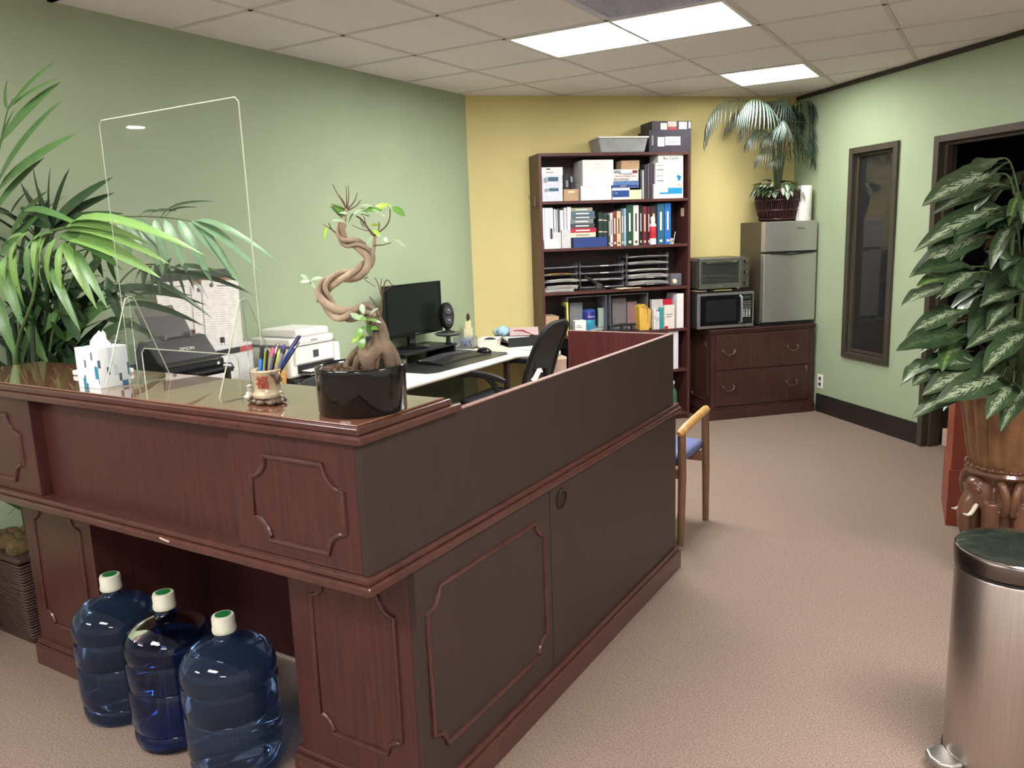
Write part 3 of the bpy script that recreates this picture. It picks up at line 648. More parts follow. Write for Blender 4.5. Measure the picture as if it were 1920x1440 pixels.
STK = [('dark green cloth book lying at the bottom of the flat stack', 1071, 1114, 451, (36, 52, 44)), ('black book lying second from the bottom of the flat stack', 1071, 1116, 446, (36, 36, 38)),
       ('cream paged book with pale cover in the flat stack', 1070, 1117, 437, (222, 210, 178)), ('red book with white title in the flat stack', 1070, 1118, 428.5, (170, 44, 60)), ('dark grey book above the red one', 1070, 1115, 420, (70, 72, 76)),
       ('mid grey book in the flat stack', 1070, 1113, 412, (120, 128, 132)), ('slate blue book in the flat stack', 1071, 1116, 405, (88, 100, 110)), ('teal grey book near the top of the flat stack', 1071, 1115, 397, (76, 104, 116)), ('olive and beige book on top of the flat stack', 1071, 1111, 390, (150, 148, 128))]
for lb, a, b, tp, c_ in STK:
    o, w_, h_, zt = bbox('stacked_book', lb, 'book', a, b, tp, zz, .2, mat('cover ' + lb[:14], c_, .45), F2, group='books lying in the flat stack', kids=(patch('title', .2, .75, .35, .62, WHTP if c_[0] < 180 else INKG), ))
    zz = zt + .0008
bbox('navy_box_file', 'navy blue box file lying flat at the front under the stacked books', 'box file', 1075, 1139, 446.5, z, .016, NAVY, BV + .002)
for k, (a, b, tp, c_, lb) in enumerate(((1122, 1130, 398, (42, 58, 54), 'dark green law book, left of the pair with gold bands'), (1131, 1139, 399, (46, 66, 58), 'dark green law book, right of the pair with gold bands'))):
    bbox('law_book', lb, 'book', a, b, tp, z, .17, mat('law %d' % k, c_, .5), F2 + .03, group='law books', kids=(patch('band', 0, 1, .76, .79, CREAM), patch('band', 0, 1, .42, .45, CREAM)))
BK = [(1140.5, 1143.5, 403, (70, 66, 62), 'slim taupe book at the left end of the upright row'), (1144, 1148.5, 399, (226, 222, 218), 'slim white book near the left of the upright row'), (1149, 1156, 396, (122, 58, 56), 'brick red book in the upright row'), (1156.5, 1164, 396, (216, 190, 150), 'tan cream book in the upright row'),
      (1165, 1169, 391, (96, 112, 126), 'slate book beside the tan one in the upright row'), (1169.5, 1174, 391, (150, 176, 204), 'pale blue book in the upright row'), (1175, 1186.5, 384, (36, 76, 58), 'broad dark green book in the upright row'), (1187.5, 1197.5, 385, (220, 216, 210), 'broad white book with black title in the upright row'),
      (1199, 1204, 385, (34, 34, 38), 'black book right of the broad white one'), (1205, 1213, 387, (104, 38, 50), 'maroon book with pink label in the upright row'), (1214, 1219, 387, (84, 32, 42), 'thin dark maroon book in the upright row'),
      (1220, 1232, 386, (70, 48, 56), 'plum book behind the spray can'), (1233, 1245.5, 382, (46, 96, 124), 'tall teal blue book beside the spray can'), (1246.5, 1258, 381, (40, 110, 186), 'bright blue binder at the right end of the upright row')]
for k, (a, b, tp, c_, lb) in enumerate(BK):
    lab = INK if c_[0] > 190 else (CREAM if k % 2 else WHTP)
    bbox('upright_book', lb, 'book', a, b, tp, z, .17, mat('spine %d' % k, c_, .45, var=.08), F2 + (.012 if k == 11 else 0) + (k % 3) * .003, group='upright books on the book shelf', kids=(patch('spine_title', .35, .62, .35, .8, lab), patch('spine_mark', .3, .7, .06, .12, lab)))
# compressed-air can
u_, _ = atV(1225.5, 440, BV + .01); t = thing('air_duster', 'white and red spray duster can in front of the upright books', 'spray can', G(u_, BV + .032 - .02 + .012, z), A45)
CANR = mat('red can label', (196, 50, 66), .3, var=.1)
obj('can', MB().lathe([(.022, 0), (.026, .003), (.026, .15), (.022, .165), (.012, .17)], 24), WHT, t, smooth=True)
obj('label', MB().lathe([(.0262, .05), (.0264, .051), (.0264, .142), (.0262, .143)], 24, cap=False), CANR, t, smooth=True)
obj('trigger', MB().lathe([(.016, .17), (.018, .19), (.016, .215), (.006, .222)], 16).box(-.02, -.004, .196, .004, .004, .212), WHT, t, smooth=True)
u_, z_ = atV(1269, 398, BV + .1)
tag(obj('white_card', B(-.001, -.03, -.032, 0, .03, .032), CREAM, loc=G(BU1 - .0225, BV + .1, z_), rz=A45), 'small cream card stuck inside the right side of the book shelf', 'card')
t = thing('ball_pen_stand', 'tiny soccer ball desk ornament with a white pen standing in it', 'ornament', G(atV(1262, 455, F1)[0], F1 + .03, z), A45)
obj('ball', MB().ball((0, 0, .024), .022, 16, 10), mat('black and white ball', (220, 220, 224), .4, scale=90, c2=(30, 30, 60)), t, smooth='all')
obj('pen', MB().tube([(.018, 0, .01), (.026, 0, .06), (.034, 0, .095)], .0028, 8), WHT, t, smooth=True)
obj('base', MB().lathe([(.02, 0), (.02, .004), (.012, .006)], 16), WHT, t)
# --- shelf 3: letter trays and papers
z = SH[3]
def sheet_stack(name, label, cat, u, v, z, w, d, n, mt, group=None, seed=0, curl=.004, rz=0, th=.0009):
    r = random.Random(seed); m = MB()
    for k in range(n):
        a = r.uniform(-.06, .06); ox, oy = r.uniform(-.008, .008), r.uniform(-.008, .004); zz_ = k * (th + .0012); cu = curl * (.3 + .7 * r.random())
        m.X = Matrix.Translation((ox, oy, zz_)) @ Matrix.Rotation(a, 4, 'Z'); vs_ = []; fs_ = []
        for s_ in (0, th):
            for i in range(7):
                for j in range(4): vs_.append((-w / 2 + w * i / 6, -d / 2 + d * j / 3, s_ + cu * math.sin(PI * i / 6) * (1 - j / 4)))
        for i in range(6):
            for j in range(3):
                a0 = i * 4 + j; fs_ += [(a0 + 28, a0 + 32, a0 + 33, a0 + 29), (a0, a0 + 1, a0 + 5, a0 + 4)]
        for i in range(6): a0 = i * 4; fs_ += [(a0, a0 + 4, a0 + 32, a0 + 28), (a0 + 3, a0 + 31, a0 + 35, a0 + 7)]
        for j in range(3): fs_ += [(j, j + 28, j + 29, j + 1), (24 + j, 25 + j, 53 + j, 52 + j)]
        m.add(vs_, fs_)
    o = obj(name, m, mt, loc=G(u, v, z), rz=A45 + rz); return tag(o, label, cat, group)
for k, (pa, pb, nz, lb) in enumerate(((1013, 1083, 4, 'left'), (1090, 1170, 4, 'middle'), (1178, 1254, 5, 'right'))):
    ua, _ = atV(pa, 520, F1 + .02); ub, _ = atV(pb, 520, F1 + .02); ua = max(ua, BU0 + .032); w_ = ub - ua
    t = thing('letter_tray', '%s stack of smoky clear letter trays on the tray shelf' % lb, 'letter tray', G((ua + ub) / 2, F1 + .02, z), A45, 'letter trays')
    for i in range(nz):
        zz = .02 + i * .055
        obj('tray', MB().box(-w_ / 2, .0, zz, w_ / 2, .215, zz + .003).box(-w_ / 2, 0, zz, w_ / 2, .003, zz + .010).box(-w_ / 2, .003, zz, -w_ / 2 + .003, .215, zz + .02).box(w_ / 2 - .003, .003, zz, w_ / 2, .215, zz + .02), SMOK, t)
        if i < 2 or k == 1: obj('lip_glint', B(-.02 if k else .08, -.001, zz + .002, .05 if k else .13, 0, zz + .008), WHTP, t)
    for sx in (-w_ / 2 - .001, w_ / 2 + .001):
        for yy in (.02, .17): obj('riser', MB().box(sx - .001, yy, 0, sx + .001, yy + .03, nz * .055), SMOK, t)
    cu, wq = (ua + ub) / 2, w_ - .03
    if k == 0:
        sheet_stack('paper_stack', 'loose white papers in the lowest tray of the left stack', 'papers', cu + .01, F1 + .10, z + .0235, wq, .17, 11, WHTP, 'papers in the trays', 1, .012)
        sheet_stack('paper_stack', 'white papers in the second tray of the left stack', 'papers', cu + .02, F1 + .10, z + .0785, wq, .17, 7, WHTP, 'papers in the trays', 2, .014)
        sheet_stack('yellow_envelope', 'yellow envelope in the third tray of the left stack', 'envelope', cu, F1 + .09, z + .1335, wq * .8, .15, 3, mat('mustard envelope', (216, 178, 84), .7), None, 3, .012)
    elif k == 1:
        sheet_stack('paper_stack', 'thin sheets in the second tray of the middle stack', 'papers', cu, F1 + .10, z + .0785, wq, .17, 2, WHTP, 'papers in the trays', 4, .01)
    else:
        for i, n_ in enumerate((12, 12, 5, 6, 2)):
            sheet_stack('paper_stack', 'papers filling the %s tray of the right stack' % ['lowest', 'second', 'third', 'fourth', 'topmost'][i], 'papers', cu, F1 + .10, z + .0235 + .055 * i, wq, .17, n_, WHTP, 'papers in the trays', 5 + i, .014)
# papers lying in front, stapler-like punch, tape box
sheet_stack('paper_stack', 'white papers lying loose on the shelf under the left trays', 'papers', atV(1050, 540, BV + .01)[0], BV + .085, z, .22, .16, 9, WHTP, 'loose papers on the tray shelf', 21, .006)
sheet_stack('paper_stack', 'cream sheets fanned out on the shelf under the middle trays', 'papers', atV(1180, 530, BV + .01)[0], BV + .08, z, .2, .15, 3, CREAM, 'loose papers on the tray shelf', 22, .003, rz=.2)
u_, _ = atV(1118, 530, F1)
t = thing('heavy_stapler', 'black heavy-duty stapler with raised arm among the middle trays', 'stapler', G(u_, BV + .03, z + .001), A45)
obj('base', B(-.11, -.02, 0, .08, .02, .012), BLK, t, bevel=.003)
obj('arm', MB().tube([(-.09, 0, .11), (-.04, 0, .085), (.02, 0, .045), (.07, 0, .018)], [.008, .012, .016, .012], 8), BLK, t, smooth=True)
obj('bracket', B(.0, -.018, .01, .05, .018, .05), DGRY, t, bevel=.006)
u_, _ = atV(1272, 500, F1); t = thing('tape_dispenser', 'smoky clear box with a cream spool at the right end of the tray shelf', 'tape dispenser', G(u_ - .005, BV + .03, z), A45)
obj('shell', B(-.05, 0, 0, .045, .12, .10), SMOK, t, bevel=.012, seg=3); obj('spool', MB().cyl((-.02, -.003, .04), (-.02, .02, .04), .018, n=20), CREAM, t, smooth=True); obj('foot', B(-.05, .005, -.0, .04, .1, .008), BLK, t)
# --- shelf 2: clear cubes and small goods
z = SH[2]
CL = CLRP
for nm, a, b, tp, lb in (('clear_cube', 1064, 1137, 551, 'left clear plastic storage cube on the lower shelf'), ('clear_cube', 1144, 1215, 547, 'right clear plastic storage cube on the lower shelf')):
    ua, zt = atV(a, tp, F1 + .01); ub, _ = atV(b, tp, F1 + .01); w_ = ub - ua; hh = min(zt - z, .30)
    t = thing(nm, lb, 'storage cube', G((ua + ub) / 2, F1 + .012, z), A45, 'clear storage cubes')
    obj('side', B(-w_ / 2, 0, 0, -w_ / 2 + .004, .2, hh), SMOK, t); obj('side', B(w_ / 2 - .004, 0, 0, w_ / 2, .2, hh), SMOK, t)
    obj('top', B(-w_ / 2 + .004, 0, hh - .004, w_ / 2 - .004, .2, hh), SMOK, t); obj('base', B(-w_ / 2 + .004, 0, 0, w_ / 2 - .004, .2, .004), SMOK, t)
    m = MB(); m.tube([(-w_ / 2, 0, 0), (w_ / 2, 0, 0), (w_ / 2, 0, hh), (-w_ / 2, 0, hh)], .002, 6, closed=True); obj('edge', m, CL, t)
u_, _ = atV(1105, 590, F1 + .08)
t = thing('wipes_canister', 'blue and teal wipes canister inside the left clear cube', 'canister', G(u_, F1 + .09, z + .005), A45)
obj('tub', MB().lathe([(.05, 0), (.053, .004), (.053, .10), (.05, .104)], 28), mat('teal wipes label', (54, 140, 176), .3, var=.15, scale=18), t, smooth=True)
obj('band', MB().lathe([(.0535, .104), (.0535, .165), (.052, .168)], 28), mat('violet blue label', (44, 48, 130), .3), t, smooth=True)
obj('lid', MB().lathe([(.05, .168), (.05, .18), (.03, .185)], 28), mat('blue lid', (50, 84, 150), .4), t, smooth=True)
text('Clorox', .02, WHTP, t, (0, -.0545, .128), (PI / 2, 0, 0))
bbox('grey_stacking_box', 'pale grey stacking box at the back of the left clear cube', 'box', 1068, 1092, 568, z + .006, .06, mat('cloudy grey plastic', (120, 124, 128), .5), F1 + .10)
bbox('spray_bottle', 'pale green bottle beside the wipes inside the left cube', 'bottle', 1122, 1133, 578, z + .006, .04, mat('pale green plastic', (150, 168, 160), .3), F1 + .07, bev=.01)
bbox('lime_notebook', 'thin lime yellow notebook standing at the left side of the clear cube', 'notebook', 1062, 1065.5, 568, z, .12, mat('lime yellow card', (206, 204, 96), .6), BV + .004)
bbox('dark_folder', 'thin black folder beside the lime notebook', 'folder', 1058.5, 1061, 575, z, .12, BLK, BV + .004)
bbox('kraft_envelope_box', 'low kraft box at the left end of the lower shelf', 'box', 1012, 1048, 595, z, .2, KRAFT, F1)
bbox('business_card_box', 'small white carton at the front of the lower shelf with fine print', 'box', 1078, 1099, 602, z, .07, BOXW, BV + .001, kids=(patch('print', .12, .6, .5, .56, INKG), patch('print', .12, .5, .62, .68, INKG), patch('barcode', .62, .86, .08, .22, INK)))
u_, _ = atV(1120, 610, BV + .03)
t = thing('clear_bowl', 'cloudy plastic dish with pointed corners at the front of the lower shelf', 'dish', G(u_, BV + .085, z), A45)
obj('bowl', MB().lathe([(.0, .003), (.055, 0), (.065, .01), (.078, .05), (.075, .05), (.062, .012), (.0, .006)], 4, cap=False), CL, t); obj('liner', MB().lathe([(.05, .012), (.064, .03)], 24), WHTP, t)
t = thing('three_hole_punch', 'long black three-hole punch lying in front of the right clear cube', 'hole punch', G(atV(1168, 605, BV + .02)[0], BV + .035, z + .0), A45 + .03)
obj('base', B(-.135, -.025, 0, .135, .03, .012), BLK, t, bevel=.003); obj('lever', MB().tube([(-.12, .01, .05), (.0, .005, .055), (.12, .01, .05)], .011, 8), BLK, t, smooth=True)
for x in (-.09, 0, .09): obj('punch_head', B(x - .012, -.018, .012, x + .012, .02, .045), DGRY, t, bevel=.002)
bbox('bagged_paper', 'crumpled clear bag with papers inside the right cube', 'bag', 1148, 1175, 560, z + .006, .05, mat('milky film', (150, 146, 150), .2, trans=.4, bump=.6, bscale=12), F1 + .10, bev=.01)
bbox('pink_carton', 'dusky pink carton at the back of the right clear cube', 'box', 1176, 1194, 566, z + .006, .07, mat('dusty pink card', (142, 112, 116), .6), F1 + .10)
# mustard padded envelope standing
u_, zt = atV(1203, 565, BV + .02)
m = MB(); m.add([(-.055, 0, 0), (.02, 0, 0), (.055, .03, .02), (.05, .02, .16), (-.01, 0, .21), (-.06, .01, .19), (-.055, .12, 0), (.02, .12, 0), (.04, .12, .02), (.04, .12, .16), (-.02, .12, .21), (-.07, .12, .19)],
                [(0, 1, 2, 3, 4, 5), (11, 10, 9, 8, 7, 6), (0, 6, 7, 1), (1, 7, 8, 2), (2, 8, 9, 3), (3, 9, 10, 4), (4, 10, 11, 5), (5, 11, 6, 0)])
tag(obj('padded_envelope', m, mat('mustard padded paper', (214, 170, 74), .6, bump=.3, bscale=20), loc=G(atV(1212, 600, BV + .02)[0], BV + .02, z), rz=A45, bevel=.004), 'bulging mustard yellow padded envelope standing on the lower shelf', 'envelope')
for nm, lb, cat, a, b, tp, c_, v_ in (('white_pill_box', 'narrow white carton right of the mustard envelope', 'box', 1226, 1229.5, 580, (224, 220, 216), .0), ('small_white_tube', 'rounded white tube in the row of small cartons', 'box', 1230, 1237, 585, (206, 212, 214), .0), ('teal_carton', 'thin teal carton beside the red and white box', 'box', 1238, 1244.5, 577, (52, 150, 152), .01),
        ('red_white_carton', 'off-white carton with a red foot at the front of the lower shelf', 'box', 1246, 1265, 573, (226, 218, 208), -.006), ('grey_white_carton', 'pale carton standing behind the teal one', 'box', 1222, 1243, 562, (206, 200, 196), .05), ('crimson_carton', 'crimson red carton behind the off-white one', 'box', 1244, 1260, 561, (190, 36, 62), .05)):
    bbox(nm, lb, cat, a, b, tp, z, .045, mat('ctn ' + nm, c_, .5), BV + .02 + v_, group='small cartons on the lower shelf', kids=(patch('print', .15, .8, .6, .64, INKG), patch('print', .15, .7, .5, .54, INKG)) + ((patch('red_foot', 0, .35, 0, .12, REDP),) if 'red_w' in nm else ()))
bbox('white_ring_binder', 'tall white ring binder at the right end of the lower shelf', 'binder', 1269, 1282, 551, z, .2, WB, BV + .012, kids=(patch('spine', .1, .9, .04, .96, WHT),))
# --- shelf 1 and 0
z = SH[1]
bbox('white_ring_binder', 'white binder visible behind the end of the desk panel on the second lowest shelf', 'binder', 1253, 1272, 620, z, .2, WB, BV + .02)
bbox('cream_topped_box', 'beige box with a cream lid seen between office chair and desk panel', 'box', 1030, 1062, 676, z, .2, mat('pinkish beige card', (190, 160, 146), .7), BV - .0 + .004, kids=(lambda o, w, d, h: obj('lid', B(-w / 2 - .002, -.003, h, w / 2 + .002, d, h + .02), CREAM, o, bevel=.001),))
bbox('dark_file_box', 'dark open file box on the second lowest shelf behind the chair', 'box', 1068, 1120, 660, z, .2, BLK, BV + .01)
z = SH[0]
t = thing('green_glass_bottle', 'green glass bottle on the bottom shelf just past the desk end', 'bottle', G(atV(1265, 760, BV + .04)[0], BV + .07, z), A45)
obj('body', MB().lathe([(.03, 0), (.034, .004), (.034, .15), (.026, .18), (.012, .2), (.011, .235)], 24), mat('green glass', (120, 170, 140), .08, trans=.7, ior=1.4), t, smooth=True); obj('cap', MB().cyl((0, 0, .236), (0, 0, .262), .013, n=16), WHT, t)
# --- on top of the bookcase
TB = BZ + .0005
NB = mat('black shoe-box card', (52, 46, 62), .5, var=.05)
o, w_, h_, zt = bbox('black_box', 'lower black shoe box on top of the bookcase with two white labels', 'box', 1217, 1296, 244, TB, .22, NB, BV + .005, bev=.002, kids=(patch('label', .20, .36, .25, .68, WHTP), patch('label', .38, .74, .30, .70, WHTP), patch('print', .42, .66, .42, .46, INKG), patch('print', .42, .6, .55, .58, INKG), patch('icons', .06, .10, .3, .75, INKG)))
bbox('black_box', 'upper black shoe box with a red sticker on top of the bookcase', 'box', 1222, 1296.5, 227, zt + .001, .22, NB, BV + .02, bev=.002, kids=(patch('label', .22, .38, .05, .78, WHTP), patch('red_sticker', .40, .62, .02, .4, REDP), patch('label', .40, .62, .3, .96, mat('pink label', (232, 196, 190), .6)), patch('label', .68, .88, .1, .9, WHTP), patch('stripes', .93, .98, .2, .9, WHTP)))
ua, _ = atV(1130, 284, BV + .01); ub, _ = atV(1212, 284, BV + .01); w_ = ub - ua
t = thing('storage_bin', 'cloudy clear plastic bin with a white lid on top of the bookcase', 'storage bin', G((ua + ub) / 2 - .01, BV + .01, TB), A45)
m = MB(); a = w_ / 2; b = a + .022; q = .105
m.add([(-a, .01, 0), (a, .01, 0), (a, .2, 0), (-a, .2, 0), (-b, -.005, q), (b, -.005, q), (b, .215, q), (-b, .215, q)], [(3, 2, 1, 0), (0, 1, 5, 4), (1, 2, 6, 5), (2, 3, 7, 6), (3, 0, 4, 7), (4, 5, 6, 7)])
obj('tub', m, mat('cloudy bin plastic', (200, 204, 206), .25, trans=.45, ior=1.2, var=.1, scale=9), t, bevel=.01, seg=3)
obj('lid', MB().box(-b - .006, -.012, q, b + .006, .222, q + .014), mat('white translucent lid', (226, 228, 216), .4), t, bevel=.004)

# ================================================================== FILE CABINET, APPLIANCES
CV = 1.333; CU0, CU1 = 3.682, 4.640; CZ = .745
fc = thing('file_cabinet', 'two-drawer dark cherry lateral file cabinet in the corner under the fridge', 'file cabinet', G(CU0, CV, 0), A45)
w_ = CU1 - CU0; CDp = YW - CV - .012
obj('carcass', B(.008, .004, .1, w_ - .008, CDp, CZ - .03), MCAB, fc)
obj('top', MB().box(0, -.006, CZ - .03, w_, CDp, CZ - .012), MCAB, fc, bevel=.005); obj('top_edge', B(-.004, -.012, CZ - .012, w_ + .004, CDp, CZ), MCAB, fc, bevel=.003)
obj('plinth', MB().box(-.012, -.014, 0, w_ + .005, CDp, .085).box(-.004, -.006, .085, w_ + .001, CDp, .102), MCAB, fc, bevel=.005)
for z0_, z1_ in ((.415, .70), (.115, .408)):
    dr = obj('drawer', B(.045, -.010, z0_, w_ - .06, .004, z1_), MCAB, fc, bevel=.003)
    zc = z0_ + .52 * (z1_ - z0_)
    for xc in (.155, .735):
        h_ = obj('handle', MB().tube(smooth_path([(xc - .048, -.012, zc + .014), (xc - .05, -.026, zc + .006), (xc - .03, -.032, zc - .018), (xc, -.033, zc - .024), (xc + .03, -.032, zc - .018), (xc + .05, -.026, zc + .006), (xc + .048, -.012, zc + .014)], 4), .0036, 8).lathe([(.009, 0), (.006, .012), (.008, .016)], 12, (xc - .048, -.01, zc + .014), (0, -1, 0)).lathe([(.009, 0), (.006, .012), (.008, .016)], 12, (xc + .048, -.01, zc + .014), (0, -1, 0)), PEWT, dr, smooth=True)
obj('lock', MB().cyl((w_ - .085, -.012, .388), (w_ - .085, -.004, .388), .009, n=16), CHROME, fc)
obj('key', MB().box(w_ - .087, -.02, .352, w_ - .083, -.0125, .395), CHROME, fc)
mould('moulding', notched(.06, CDp - .05, .16, .64, .04), lambda a, b, c: (.006, a, b), parent_loc=(0, 0, 0), parent=fc, r=.006, mt=MCAB)
# microwave
def fitbox(px0, px1, v): return atV(px0, 580, v)[0], atV(px1, 580, v)[0]
mv = CV + .035; ua, ub = fitbox(1308.5, 1413, mv); zt = atV(1308, 551.5, mv)[1]; zb = CZ + .012; w_ = ub - ua; h_ = zt - zb
t = thing('microwave', 'black microwave with a silver door frame on the file cabinet', 'microwave', G(ua, mv, CZ), A45)
MS = mat('silver trim', (172, 172, 174), .32, metal=.8, var=.04)
obj('body', B(.004, .012, .012, w_ - .004, .36, .012 + h_), BLK, t, bevel=.004)
m = MB(); m.box(0, 0, .012, w_, .012, .034); m.box(0, 0, h_ - .008, w_, .012, h_ + .012); m.box(0, 0, .034, .022, .012, h_ - .008); m.box(w_ - .01, 0, .034, w_, .012, h_ - .008)
obj('door_frame', m, MS, t)
obj('door', B(.022, .001, .034, w_ * .78, .012, h_ - .008), BLKG, t, bevel=.001)
obj('door_window', B(.07, -.0002, .065, w_ * .68, .001, h_ - .045), mat('dark mesh window', (34, 34, 38), .2), t)
obj('control_panel', B(w_ * .78, .001, .034, w_ - .01, .012, h_ - .008), BLKG, t)
obj('display', B(w_ * .81, 0, h_ - .045, w_ * .94, .001, h_ - .022), mat('dim lcd', (50, 66, 64), .3), t)
obj('handle', MB().tube([(w_ * .745, -.002, .045), (w_ * .745, -.03, .055), (w_ * .745, -.033, h_ * .5), (w_ * .745, -.03, h_ - .03), (w_ * .745, -.002, h_ - .02)], .011, 10, flat=.6), MS, t, smooth=True)
for k in range(4): obj('button', B(w_ * .81, -.001, h_ - .075 - k * .018, w_ * .95, .001, h_ - .066 - k * .018), MS, t)
for r_ in range(4):
    for c_ in range(3): obj('button', B(w_ * (.81 + c_ * .05), -.001, h_ - .145 - r_ * .016, w_ * (.84 + c_ * .05), .001, h_ - .137 - r_ * .016), WHT, t)
for x in (.04, w_ - .04):
    for y in (.05, .3): obj('foot', MB().cyl((x, y, 0), (x, y, .012), .014, n=10), BLK, t)
MWZ = CZ + .012 + h_
# toaster oven on a board
tv = CV + .06; ua, ub = fitbox(1311, 1404, tv); zt = atV(1330, 484, tv)[1]; w_ = ub - ua
t0 = thing('wooden_board', 'flat dark tray with a folded yellow cloth between microwave and toaster oven', 'tray', G(ua, tv + .02, MWZ + .0005), A45)
obj('tray', B(-.02, 0, 0, w_ - .0, .3, .012), BLK, t0, bevel=.002); obj('cloth', B(.14, -.01, .012, .30, .12, .02), mat('folded yellow cloth', (190, 188, 116), .8), t0, bevel=.002); obj('cloth', B(.0, -.01, .012, .07, .12, .02), KRAFT, t0, bevel=.002)
obj('spacer', B(.01, .13, .012, .03, .28, .02), BLK, t0); obj('spacer', B(w_ - .05, .13, .012, w_ - .03, .28, .02), BLK, t0)
OZ = MWZ + .0215; h_ = zt - OZ - .012
t = thing('toaster_oven', 'stainless toaster oven with three knobs stacked on the microwave', 'toaster oven', G(ua, tv, OZ), A45)
prof = [(0, 0), (0, h_ * .9), (.02, h_), (w_ - .02, h_), (w_, h_ * .9), (w_, 0)]
DST = mat('dark stainless shell', (112, 108, 98), .4, metal=.7, var=.08)
m = MB(); m.X = Matrix.Translation((0, .32, .012)) @ Matrix.Rotation(PI / 2, 4, 'X'); m.prism(prof, 0, .29); obj('shell', m, DST, t, bevel=.008, seg=3)
m = MB(); fw = w_ * .82
m.box(0, 0, .012, fw, .03, .05); m.box(0, 0, h_ - .02, fw, .03, h_ + .006); m.box(0, 0, .05, .02, .03, h_ - .02); m.box(fw - .012, 0, .05, fw, .03, h_ - .02)
obj('door_frame', m, STEEL, t, bevel=.002)
obj('glass', B(.02, .006, .05, fw - .012, .009, h_ - .02), mat('oven glass', (190, 196, 190), .03, trans=.95, ior=1.3), t)
obj('cavity', B(.02, .028, .05, fw - .012, .0295, h_ - .02), mat('oven cavity', (74, 78, 74), .35, metal=.4), t)
obj('rack', MB().box(.03, .012, .10, fw - .03, .026, .104).box(.03, .012, .088, fw - .03, .014, .09), CHROME, t)
obj('foil_tray', MB().tube([(.04 + .02 * k, .018, .108 + .004 * ((k * 7) % 3)) for k in range(14)], .006, 6), mat('crumpled foil', (190, 190, 186), .25, metal=.9, bump=.6, bscale=60), t)
obj('handle', MB().tube([(.055, -.002, h_ - .02), (.06, -.022, h_ - .022), (fw * .5, -.026, h_ - .022), (fw - .05, -.022, h_ - .022), (fw - .045, -.002, h_ - .02)], .007, 8), CHROME, t, smooth=True)
obj('control_panel', B(fw + .002, .002, .012, w_ - .002, .03, h_ + .0), DST, t, bevel=.004)
for k in range(3):
    kn = obj('knob', MB().cyl((w_ * .91, .002, .05 + k * (h_ - .075) / 2), (w_ * .91, -.014, .05 + k * (h_ - .075) / 2), .015, .013, 16), BLK, t, smooth=True)
    obj('knob_grip', B(w_ * .91 - .003, -.022, .038 + k * (h_ - .075) / 2, w_ * .91 + .003, -.013, .062 + k * (h_ - .075) / 2), CHROME, kn, bevel=.001)
text('Oster', .012, WHT, t, (fw * .5, -.0008, .032), (PI / 2, 0, 0))
for x in (.04, w_ - .06):
    for y in (.15, .27): obj('foot', MB().cyl((x, y, -.0005), (x, y, .014), .012, n=10), BLK, t)
# fridge
fv = CV + .03; ua = atV(1432, 500, fv)[0]; ub = CU1 + .008; w_ = ub - ua
t = thing('mini_fridge', 'stainless-door mini fridge with freezer standing on the right of the file cabinet', 'fridge', G(ua, fv, CZ), A45)
zt = atV(1436, 416, fv)[1] - CZ; zs = atV(1433, 474, fv)[1] - CZ
BRN = mat('dark taupe fridge cabinet', (74, 66, 54), .4, var=.05)
obj('cabinet', B(.004, .055, .01, w_ - .004, YW - fv - .01, zt), BRN, t, bevel=.003)
fd = obj('freezer_door', B(0, 0, zs + .004, w_, .052, zt), STEELV, t, bevel=.006, seg=3)
d2 = obj('fridge_door', B(0, 0, .03, w_, .052, zs - .012), STEELV, t, bevel=.006, seg=3)
obj('recessed_handle', B(.002, .006, zs - .012, w_ - .002, .052, zs + .004), BLK, t)
obj('handle_scoop', MB().tube([(.05, -.002, zs - .006), (w_ * .5, -.004, zs - .022), (w_ - .03, -.002, zs - .01)], .006, 8), BLK, d2, smooth=True)
text('Whirlpool', .018, DGRY, fd, (w_ * .68, -.0008, zt - .06), (PI / 2, 0, 0))
obj('toe_grille', B(.01, .02, 0, w_ - .01, .06, .028), BLK, t)
FT = CZ + zt
# paper towel roll
u_, _ = atV(1530, 380, fv + .06)
t = thing('paper_towel_roll', 'white paper towel roll standing on the fridge beside the woven basket', 'paper towel', G(4.562, fv + .075, FT + .0005), A45)
obj('roll', MB().lathe([(.02, 0), (.060, 0), (.062, .003), (.062, .275), (.060, .279), (.02, .279)], 32), mat('quilted white paper', (236, 236, 232), .9, var=.02, bump=.3, bscale=90), t, smooth=True)
obj('loose_sheet', B(-.075, -.03, .0, -.0625, .01, .27), mat('paper edge', (226, 226, 222), .9), t, bevel=.004)
# ================================================================== WHITE DESK AND WHAT IS ON IT
DZt = .74
t = thing('white_desk', 'white-topped desk running along the green wall behind the reception counter', 'desk', (.4, .9, 0))
poly = [(.07, -.3), (.745, -.3), (.745, 2.0), (.98, 2.235), (.70, 2.765), (.585, 2.66), (.375, 2.845), (.07, 2.53)]
LL = (-.4, -.9, 0)
WDK = mat('white desk laminate', (238, 234, 224), .35, var=.015)
obj('top', MB().prism(poly, DZt - .028, DZt), WDK, t, loc=LL, bevel=.004)
m = MB(); m.tube([(.745, -.3, DZt - .018), (.745, 1.995, DZt - .018), (.98, 2.235, DZt - .018)], .02, 10); obj('rolled_edge', m, WDK, t, loc=LL, smooth=True)
LEGM = mat('brown steel leg', (62, 44, 36), .5)
for x, y in ((.70, -.25), (.12, -.25), (.72, 1.93), (.12, 1.2), (.62, 2.6)): obj('leg', B(x - .018, y - .018, 0, x + .018, y + .018, DZt - .028), LEGM, t, loc=LL, bevel=.003)
obj('under_desk_panel', B(.075, .1, .3, .09, 2.3, DZt - .03), mat('wall shade colour', (96, 104, 86), .8), t, loc=LL)  # dark sheet added to stand in for the shaded wall under the desk
